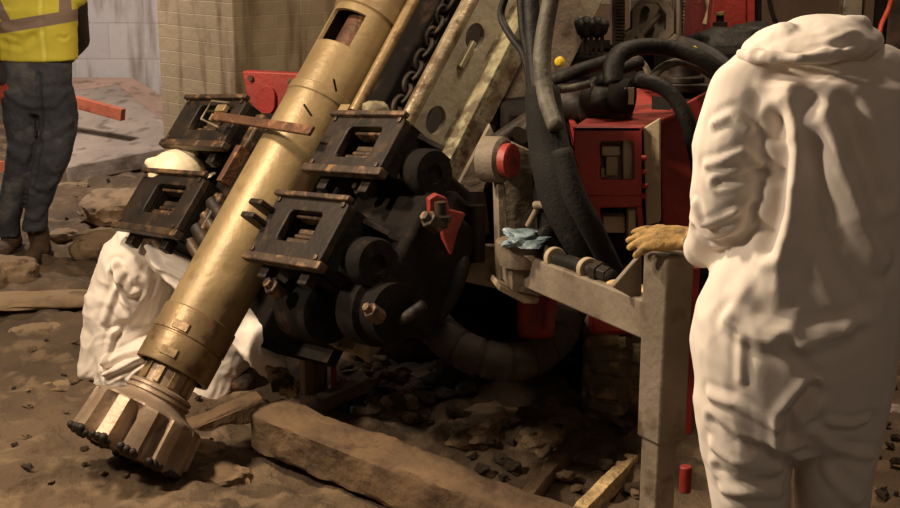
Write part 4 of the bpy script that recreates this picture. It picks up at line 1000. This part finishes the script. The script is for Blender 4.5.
LL = [(372, 696, 800, YB, 0.135), (400, 694, 800, YB, 0.13), (425, 695, 796, YB, 0.125), (455, 701, 792, YB, 0.118), (480, 708, 788, YB, 0.108), (508, 712, 788, YB+.01, 0.105), (560, 716, 790, YB+.02, 0.098), (620, 722, 788, YB+.03, 0.088), (690, 724, 788, YB+.03, 0.085), (712, 726, 786, YB+.02, 0.083)]
RL = [(372, 792, 893, YB, 0.135), (400, 790, 886, YB, 0.13), (425, 792, 877, YB, 0.125), (455, 796, 870, YB, 0.118), (480, 797, 866, YB, 0.108), (508, 796, 859, YB+.03, 0.105), (560, 798, 862, YB+.04, 0.095), (620, 800, 862, YB+.05, 0.088), (690, 802, 864, YB+.05, 0.085), (712, 803, 862, YB+.05, 0.083)]
shL = at(746, 98, YB); elL = at(727, 205, YB-0.02); wrL = at(702, 249, YB+0.26)
shR = at(905, 98, YB); elR = at(938, 205, YB+0.02); wrR = at(935, 270, YB+0.32)
hc = at(816, 66, YB+0.13)
# body
mb = MB(); mb.sections(T(0.72)); LEG(mb, LL, 0.6); LEG(mb, RL, 0.6)
for s_, e_, w_ in ((shL, elL, wrL), (shR, elR, wrR)): mb.chain([s_, e_, w_], [0.05, 0.042, 0.03])
mb.cap(at(820, 66, YB+0.02), 0.055, hc, 0.055); head(mb, hc+V((0, 0.02, 0)), V((0, 1, -0.75)), V((0, 0.75, 1)), 0.92)
mb.skin('body', M_skin, man, 0.014, 2)
# coverall
mb = MB(); mb.sections(T(1.0)); LEG(mb, LL); LEG(mb, RL)
mb.chain([shL, at(734, 150, YB-0.02), elL, at(712, 240, YB+0.1), wrL], [0.078, 0.082, 0.076, 0.062, 0.043])
mb.cap(at(760, 80, YB), 0.07, shL, 0.075); mb.cap(at(880, 80, YB), 0.07, shR, 0.078)
mb.chain([shR, at(922, 150, YB), elR, wrR], [0.08, 0.08, 0.072, 0.045])
mb.cap(at(820, 74, YB), 0.09, at(820, 56, YB+0.04), 0.075)
def bk(px, py, dy=-0.17): return at(px, py, YB+dy)
F = [([bk(700, 318), bk(730, 332), bk(760, 341), bk(800, 343), bk(845, 332)], 0.014, 0.016),
     ([bk(712, 312), bk(740, 322), bk(770, 330), bk(820, 328), bk(860, 322)], 0.012, 0.009),
     ([bk(758, 120), bk(768, 150), bk(766, 190), bk(755, 245)], 0.014, -0.020),
     ([bk(785, 85), bk(792, 140), bk(786, 210), bk(775, 290)], 0.020, 0.016),
     ([bk(822, 110), bk(842, 170), bk(862, 225), bk(885, 262)], 0.018, 0.020),
     ([bk(850, 100), bk(868, 150), bk(884, 200)], 0.016, -0.016),
     ([bk(808, 150), bk(815, 210), bk(838, 262), bk(862, 300)], 0.02, -0.014),
     ([bk(812, 390), bk(792, 420), bk(792, 445)], 0.012, -0.03),
     ([bk(706, 300), bk(745, 270), bk(780, 240)], 0.02, 0.010),
     ([bk(785, 345), bk(812, 372), bk(822, 392)], 0.012, -0.012),
     ([bk(734, 345), bk(734, 385)], 0.008, 0.006),
     ([bk(700, 398, -.1), bk(740, 400, -.12), bk(780, 412, -.12)], 0.010, 0.010),
     ([bk(698, 425, -.1), bk(735, 440, -.12), bk(775, 444, -.12)], 0.010, -0.012),
     ([bk(700, 452, -.1), bk(735, 462, -.12), bk(780, 468, -.12)], 0.012, 0.014),
     ([bk(706, 478, -.1), bk(740, 484, -.12), bk(780, 486, -.12)], 0.010, -0.012),
     ([bk(712, 498, -.1), bk(745, 496, -.12), bk(785, 500, -.12)], 0.010, 0.010),
     ([bk(822, 408, -.12), bk(840, 414, -.12), bk(860, 412, -.12)], 0.008, 0.010),
     ([bk(810, 420, -.12), bk(836, 445, -.12), bk(866, 452, -.1)], 0.010, 0.012),
     ([bk(798, 455, -.12), bk(825, 480, -.12), bk(858, 500, -.1)], 0.012, 0.010),
     # sleeve
     ([at(700, 120, YB-.08), at(728, 112, YB-.1), at(748, 128, YB-.08)], 0.008, 0.010),
     ([at(696, 165, YB-.08), at(722, 160, YB-.1), at(742, 150, YB-.1), at(768, 168, YB-.08)], 0.007, 0.009),
     ([at(716, 182, YB-.08), at(745, 178, YB-.1), at(768, 170, YB-.08)], 0.007, -0.010),
     ([at(690, 205, YB-.05), at(705, 222, YB-.05), at(735, 212, YB-.1)], 0.007, 0.011),
     ([at(690, 232, YB-.0), at(706, 246, YB-.02), at(730, 240, YB-.06), at(752, 205, YB-.08)], 0.008, -0.010)]
mb.skin('coverall', M_suit, man, 0.0068, 4, crumple(0.011, 5.0, 0.4, (1, 1, 0.62), F, 1))
# hood, fallen in soft folds over the bowed head
mb = MB()
mb.ell(at(812, 46, YB+0.05), 0.140, 0.15, 0.056, (V((1, 0, 0.10)).normalized(), V((0, 1, 0)), V((-0.10, 0, 1)).normalized()))
mb.ell(at(826, 36, YB+0.04), 0.095, 0.12, 0.045)
mb.cap(at(752, 53, YB), 0.012, at(785, 44, YB+0.0), 0.045)
mb.chain([at(741, 54, YB-0.02), at(765, 56, YB-0.08), at(800, 58, YB-0.115), at(840, 53, YB-0.10), at(874, 43, YB-0.04)], [0.010, 0.013, 0.014, 0.014, 0.012])
mb.cap(at(848, 28, YB), 0.028, at(860, 27, YB), 0.024)
FH = [([at(755, 50, YB-.08), at(790, 34, YB-.1), at(830, 38, YB-.12), at(868, 30, YB-.1)], 0.010, -0.008),
      ([at(765, 48, YB-.08), at(800, 46, YB-.1), at(840, 30, YB-.12)], 0.008, 0.006)]
mb.skin('hood', M_suit, man, 0.0055, 5, crumple(0.006, 9, 0.3, (1, 1, 1), FH, 4))
# left glove resting on the post head, right glove
hw = at(693, 245, 3.0)
hw = V((hw.x, hw.y, ptop.z+0.045))
hd = (V((ptop.x-0.02, ptop.y+0.01, ptop.z+0.03))-hw); 
mb = MB(); hand(mb, hw, V((-0.97, 0.22, 0.03)), V((-0.15, -0.45, 0.88)), V((0.2, 0.9, 0.3)), 0.170, 0.30, 0.32, 0.0102, curls=(0.16, 0.2, 0.22, 0.26))
mb.cap(hw, 0.026, wrL, 0.032)
mb.skin('glove', M_glove, man, 0.0032, 3, crumple(0.003, 22, 0.3))
mb = MB(); hand(mb, wrR, V((0, 1, -0.3)), V((0.6, 0, 0.8)), V((-1, 0, 0)), 0.17, 0.3); mb.cap(wrR, 0.026, wrR-V((0, .05, 0)), 0.03); mb.skin('glove', M_glove, man, 0.0045, 2)
for l in (LL, RL):
    c = sec(*l[-1])[0]; mb = MB(); g0 = hgt(c.x, c.y)
    mb.cap((c.x, c.y-0.02, g0+0.05), 0.045, (c.x, c.y+0.15, g0+0.04), 0.038, V((1, 0, 0)), 1.1); mb.cap((c.x, c.y, g0+0.06), 0.046, (c.x, c.y, g0+0.2), 0.05)
    mb.skin('boot', M_boot, man, 0.010, 2)

# ===== person in the yellow vest
YV = 7.0
vm = thing('person', V((at(35, 150, YV).x, YV, 0)), 'person in a yellow high-visibility vest and dark jeans, head cut off by the photo', 'person')
def q(px, py, dy=0): return at(px, py, YV+dy)
def secv(py, l, r, dy, ry, k=1.0): return sec(py, l, r, YV+dy, ry, k)
zc = lambda z: 254 - FPX*math.tan(PITCH - math.atan((CAM.z-z)/YV))*1.0 if False else None
def pz(z):   # photo row of height z at the man's distance
    v = V((0, YV, z))-CAM; return 254 - FPX*v.dot(UP)/v.dot(FW)
tors = [(pz(1.50), -2, 72, 0, 0.09), (pz(1.44), -8, 80, 0, 0.11), (pz(1.32), -8, 78, -.01, 0.125), (8, -6, 77, -.01, 0.13), (30, -5, 77, -.01, 0.13), (50, -4, 78, 0, 0.13), (60, -3, 78, 0, 0.13)]
mb = MB(); mb.sections([secv(*x, 0.8) for x in tors]+[secv(80, 14, 58, 0.01, 0.07), secv(98, 16, 56, 0.01, 0.06)])
nk = at(35, pz(1.5), YV); hdp = V((nk.x, YV-0.03, 1.68)); mb.cap(nk, 0.055, hdp, 0.055); head(mb, hdp, V((0.1, -1, -0.15)), V((0, -0.15, 1)))
sv = [V((nk.x-0.2, YV, 1.42)), V((nk.x+0.2, YV, 1.42))]
ev = [at(-14, 45, YV-0.03), V((nk.x+0.15, YV+0.22, 1.16))]; wv_ = [at(3, 78, YV-0.06), V((nk.x+0.02, YV+0.24, 1.02))]
for i in (0, 1): mb.chain([sv[i], ev[i], wv_[i]], [0.05, 0.042, 0.03])
hj = [(q(18, 92), q(20, 165, -.02), q(8, 238, .05)), (q(52, 92), q(54, 158, -.04), q(35, 232, .02))]
for j in hj: mb.chain(j, [0.05, 0.04, 0.03])
mb.skin('body', M_skin, vm, 0.014, 2)
eyes(hdp, V((0.1, -1, -0.15)), V((0, -0.15, 1)), vm)
MB().ell(hdp+V((0, 0.01, 0.05)), 0.115, 0.14, 0.095).ell(hdp+V((0, -0.01, 0.035)), 0.135, 0.165, 0.012).skin('hard_hat', M_helm, vm, 0.008, 1)
mb = MB()
mb.sections([secv(48, 2, 70, 0, 0.112), secv(56, 0, 72, 0, 0.118), secv(70, 0, 71, 0, 0.122), secv(90, 2, 72, 0.02, 0.125), secv(104, 4, 74, 0.01, 0.115), secv(112, 8, 70, 0, 0.09)])
mb.sections([secv(88, 1, 38, 0, 0.11), secv(115, 4, 38, 0, 0.105), secv(140, 8, 38, -.02, 0.09), secv(165, 6, 34, -.02, 0.075), secv(195, 0, 26, 0, 0.066), secv(222, -4, 20, .03, 0.064), secv(236, -6, 20, .05, 0.066)])
mb.sections([secv(88, 36, 74, 0, 0.11), secv(115, 40, 77, 0, 0.105), secv(135, 41, 76, -.03, 0.095), secv(160, 35, 69, -.04, 0.08), secv(185, 29, 58, -.02, 0.07), secv(210, 25, 48, 0, 0.066), secv(230, 22, 48, .02, 0.07)])
FJ = [([q(8, 150, -.1), q(25, 160, -.1), q(36, 150, -.1)], 0.02, 0.012), ([q(40, 135, -.1), q(60, 130, -.1), q(76, 122, -.1)], 0.02, 0.014), ([q(20, 215, -.08), q(35, 220, -.08), q(48, 216, -.08)], 0.016, 0.012), ([q(38, 75, -.12), q(39, 105, -.12), q(36, 150, -.12), q(30, 190, -.1)], 0.012, -0.02), ([q(5, 95, -.12), q(22, 104, -.12), q(36, 106, -.12)], 0.014, 0.01), ([q(70, 95, -.12), q(54, 104, -.12), q(40, 107, -.12)], 0.014, 0.01), ([q(34, 185, -.08), q(48, 190, -.08), q(58, 182, -.08)], 0.016, 0.012)]
mb.skin('jeans', M_jean, vm, 0.009, 2, crumple(0.007, 9, 0.3, (1, 1, 1.4), FJ, 2))
vc = q(35, 22, -0.12)
M_vest = vest_material(vc.x - vm.location.x, vc.z)
mb = MB(); mb.sections([secv(*x) for x in tors])
for i in (0, 1): mb.cap(V((nk.x, YV, 1.44)), 0.08, sv[i], 0.075)
FV = [([q(-2, 28, -.13), q(20, 34, -.13), q(40, 26, -.13)], 0.014, 0.01), ([q(0, 44, -.13), q(20, 46, -.13), q(34, 38, -.13)], 0.014, -0.01), ([q(42, 0, -.13), q(42, 30, -.13), q(45, 62, -.13)], 0.008, -0.006), ([q(60, 38, -.13), q(68, 41, -.13), q(75, 38, -.13)], 0.008, -0.008)]
mb.skin('safety_vest', M_vest, vm, 0.010, 3, crumple(0.008, 6, 0.3, (1, 1, 1), FV, 3))
mb = MB()
for i in (0, 1): mb.chain([sv[i], ev[i], wv_[i]], [0.066, 0.058, 0.045])
mb.skin('shirt_sleeves', mat('dark_shirt', (64, 52, 50), (50, 42, 40), .9), vm, 0.012, 2, crumple(0.006, 8))
mb = MB(); hand(mb, wv_[0], V((0.05, -0.1, -1)), V((-0.3, -1, 0)), V((1, -0.3, 0)), 0.19, 0.25, 0.1, 0.013); mb.skin('glove', M_rglove, vm, 0.006, 2)
mb = MB(); hand(mb, wv_[1], V((0.0, 0.3, -1)), V((0, 1, 0)), V((-1, 0, 0)), 0.19, 0.35, 0.1, 0.012); mb.skin('glove', M_rglove, vm, 0.006, 2)
for (x, y, dy) in ((8, 246, .0), (36, 240, -.02)):
    p = q(x, y, dy); g0 = hgt(p.x, p.y); mb = MB()
    mb.cap((p.x-0.01, p.y+0.12, g0+0.05), 0.05, (p.x, p.y-0.10, g0+0.04), 0.045, V((1, 0, 0)), 1.1); mb.cap((p.x, p.y+0.07, g0+0.06), 0.055, (p.x-0.01, p.y+0.07, g0+0.17), 0.06)
    bo_ = mb.skin('boot', M_boot, vm, 0.010, 2, crumple(0.005, 12))
    MB().box((p.x, p.y+0.0, g0+0.012), (0.115, 0.30, 0.024)).build('boot_sole', M_rub, bo_, bevel=0.01)

# ===== crouching person
YC = 4.85
cm = thing('person', V((at(140, 350, YC).x, YC, 0)), 'person in a white coverall and cream hard hat crouching behind the drill bit', 'person')
def c_(px, py, dy=0): return at(px, py, YC+dy)
hipn, hipf = c_(128, 368, -0.05), c_(125, 358, 0.20)
kn, kf = c_(228, 352, -0.10), c_(215, 345, 0.32)
an, af = c_(208, 408, -0.12), c_(185, 405, 0.30)
sp = [c_(130, 366, 0.06), c_(122, 312, 0.06), c_(138, 266, 0.05), c_(158, 230, 0.04)]
hdc = c_(181, 190, 0.0); shn, shf = c_(165, 250, -0.10), c_(178, 240, 0.24)
eln, elf = c_(225, 310, -0.22), c_(225, 320, 0.3)
wrn = at(274, 366, 4.36); wrf = c_(255, 370, 0.35)
side = V((0.15, 1, 0)).normalized()
mb = MB(); mb.chain(sp, [0.12, 0.11, 0.12, 0.10], side, 1.25)
mb.cap(sp[3], 0.06, hdc, 0.05); head(mb, hdc, V((1, -0.25, -0.6)), V((0.5, 0, 1)))
for h_, k_, a_ in ((hipn, kn, an), (hipf, kf, af)): mb.chain([h_, k_, a_], [0.075, 0.055, 0.038])
for s_, e_, w_ in ((shn, eln, wrn), (shf, elf, wrf)): mb.chain([s_, e_, w_], [0.05, 0.042, 0.03])
mb.skin('body', M_skin, cm, 0.014, 2); eyes(hdc, V((1, -0.25, -0.6)), V((0.5, 0, 1)), cm)
mb = MB(); mb.chain(sp, [0.165, 0.15, 0.155, 0.12], side, 1.2)
mb.cap(c_(97, 366, 0.03), 0.070, c_(112, 300, 0.05), 0.10, side, 1.5)
mb.cap(sp[3], 0.10, c_(176, 205, 0.02), 0.075, side, 1.1)
for h_, k_, a_ in ((hipn, kn, an), (hipf, kf, af)): mb.chain([h_, k_, a_], [0.125, 0.095, 0.085])
mb.cap(c_(100, 385, -0.02), 0.05, c_(170, 395, -0.1), 0.07)
for s_, e_, w_ in ((shn, eln, wrn), (shf, elf, wrf)): mb.chain([s_, e_, e_*0.35+w_*0.65, w_], [0.085, 0.078, 0.072, 0.052])
def cb_(px, py, dy=-0.25): return at(px, py, YC+dy)
FC = [([cb_(98, 262), cb_(112, 290), cb_(135, 310), cb_(158, 322)], 0.012, 0.030), ([cb_(92, 280), cb_(110, 315), cb_(135, 338)], 0.010, -0.020),
      ([cb_(78, 362), cb_(105, 340), cb_(150, 325)], 0.009, 0.026), ([cb_(80, 372), cb_(112, 350), cb_(150, 333)], 0.007, -0.020), ([cb_(84, 380), cb_(118, 362), cb_(150, 342)], 0.009, 0.026),
      ([cb_(90, 388), cb_(125, 370), cb_(150, 352)], 0.007, -0.018), ([cb_(112, 240), cb_(138, 262), cb_(150, 282), cb_(178, 295)], 0.012, 0.018), ([cb_(130, 240), cb_(150, 255), cb_(188, 262)], 0.010, -0.014),
      ([cb_(122, 390), cb_(136, 365), cb_(152, 345)], 0.008, 0.020), ([cb_(84, 330), cb_(100, 300), cb_(112, 280)], 0.010, 0.014), ([cb_(120, 262), cb_(150, 272), cb_(180, 280)], 0.008, 0.016)]
mb.skin('coverall', M_suit, cm, 0.0065, 3, crumple(0.014, 6.5, 0.5, (1, 1, 1), FC, 8))
hu = V((-0.25, 0, 1)).normalized(); hf = V((1, -0.1, 0.25)).normalized(); hl = hu.cross(hf)
hcc = c_(178, 179, -0.01)
mb = MB(); mb.ell(hcc+hu*0.02, 0.098, 0.112, 0.095, (hl, hf, hu)); mb.ell(hcc-hu*0.015+hf*0.02, 0.112, 0.132, 0.012, (hl, hf, hu))
mb.cap(hcc-hf*0.09+hu*0.085, 0.018, hcc+hf*0.09+hu*0.085, 0.018)
mb.skin('hard_hat', M_helm, cm, 0.006, 2)
mb = MB(); hdir = (at(298, 402, 4.10)-wrn)
hand(mb, wrn, hdir, V((0.5, -0.5, 0.8)), V((0.6, 0.7, 0)), 0.185, 0.16, 0.15, 0.0125)
mb.cap(wrn, 0.036, wrn-(hdir.normalized()*0.04), 0.042); mb.skin('glove', M_gloved, cm, 0.0045, 2, crumple(0.003, 20))
mb = MB(); hand(mb, wrf, V((0.6, -0.2, -0.7)), V((0, 0.2, 1)), V((0, -1, 0)), 0.185, 0.3, 0.15, 0.012); mb.skin('glove', M_gloved, cm, 0.006, 2)
for a_ in (an, af):
    g0 = hgt(a_.x, a_.y); mb = MB(); mb.cap((a_.x-0.05, a_.y, g0+0.05), 0.05, (a_.x+0.15, a_.y-0.02, g0+0.045), 0.043); mb.cap((a_.x-0.03, a_.y, g0+0.05), 0.05, (a_.x-0.03, a_.y, g0+0.14), 0.05); mb.skin('boot', M_boot, cm, 0.010, 2)

# ------------------------------------------------------------------ light
def lamp(name, kind, loc, power, color, size=0.3, tgt=None, spot=None):
    l = bpy.data.lights.new(name, kind); l.energy = power; l.color = color
    if kind == 'AREA': l.size = size
    else: l.shadow_soft_size = size
    if spot: l.spot_size = R(spot); l.spot_blend = 0.5
    o = bpy.data.objects.new(name, l); C.objects.link(o); o.location = loc
    if tgt is not None: o.rotation_euler = (V(tgt)-V(loc)).to_track_quat('-Z', 'Y').to_euler()
    return o
WARM = (1.0, 0.70, 0.40)
lamp('work_light', 'AREA', (-1.9, 3.5, 3.1), 112, (1.0, 0.80, 0.57), 0.3, (0.0, 3.4, 0.7))
lamp('sleeve_fill', 'AREA', (-2.7, 2.75, 2.7), 88, (1.0, 0.82, 0.62), 0.25, (0.6, 2.7, 1.1))  # added fill with no known source, brightens the standing worker's left sleeve
lamp('camera_fill', 'AREA', (0.8, -0.6, 3.6), 8, (1.0, 0.76, 0.56), 1.0, (0.5, 4, 0.3))  # added soft fill behind the camera, no known ceiling fixture
lamp('back_wall_fill', 'AREA', (-3.0, 7.6, 3.3), 150, (1.0, 0.88, 0.80), 0.5, (-2.4, 10.2, 0.6))  # added light that lifts the back wall and the tilted slabs
lamp('mid_lamp', 'AREA', (0.75, 4.0, 3.5), 34, (1.0, 0.80, 0.60), 0.4, (0.4, 4.6, 0.8))
lamp('rear_fill', 'AREA', (1.1, 4.9, 3.4), 40, (1.0, 0.78, 0.54), 0.4, (1.5, 6.0, 1.2))  # added light that brightens the red machine behind the rig
w = bpy.data.worlds.new('w'); bpy.context.scene.world = w; w.use_nodes = True
w.node_tree.nodes['Background'].inputs[0].default_value = (0.9, 0.68, 0.5, 1); w.node_tree.nodes['Background'].inputs[1].default_value = 0.06
vs = bpy.context.scene.view_settings; vs.view_transform = 'Standard'; vs.look = 'None'; vs.gamma = 1; vs.exposure = 0.0
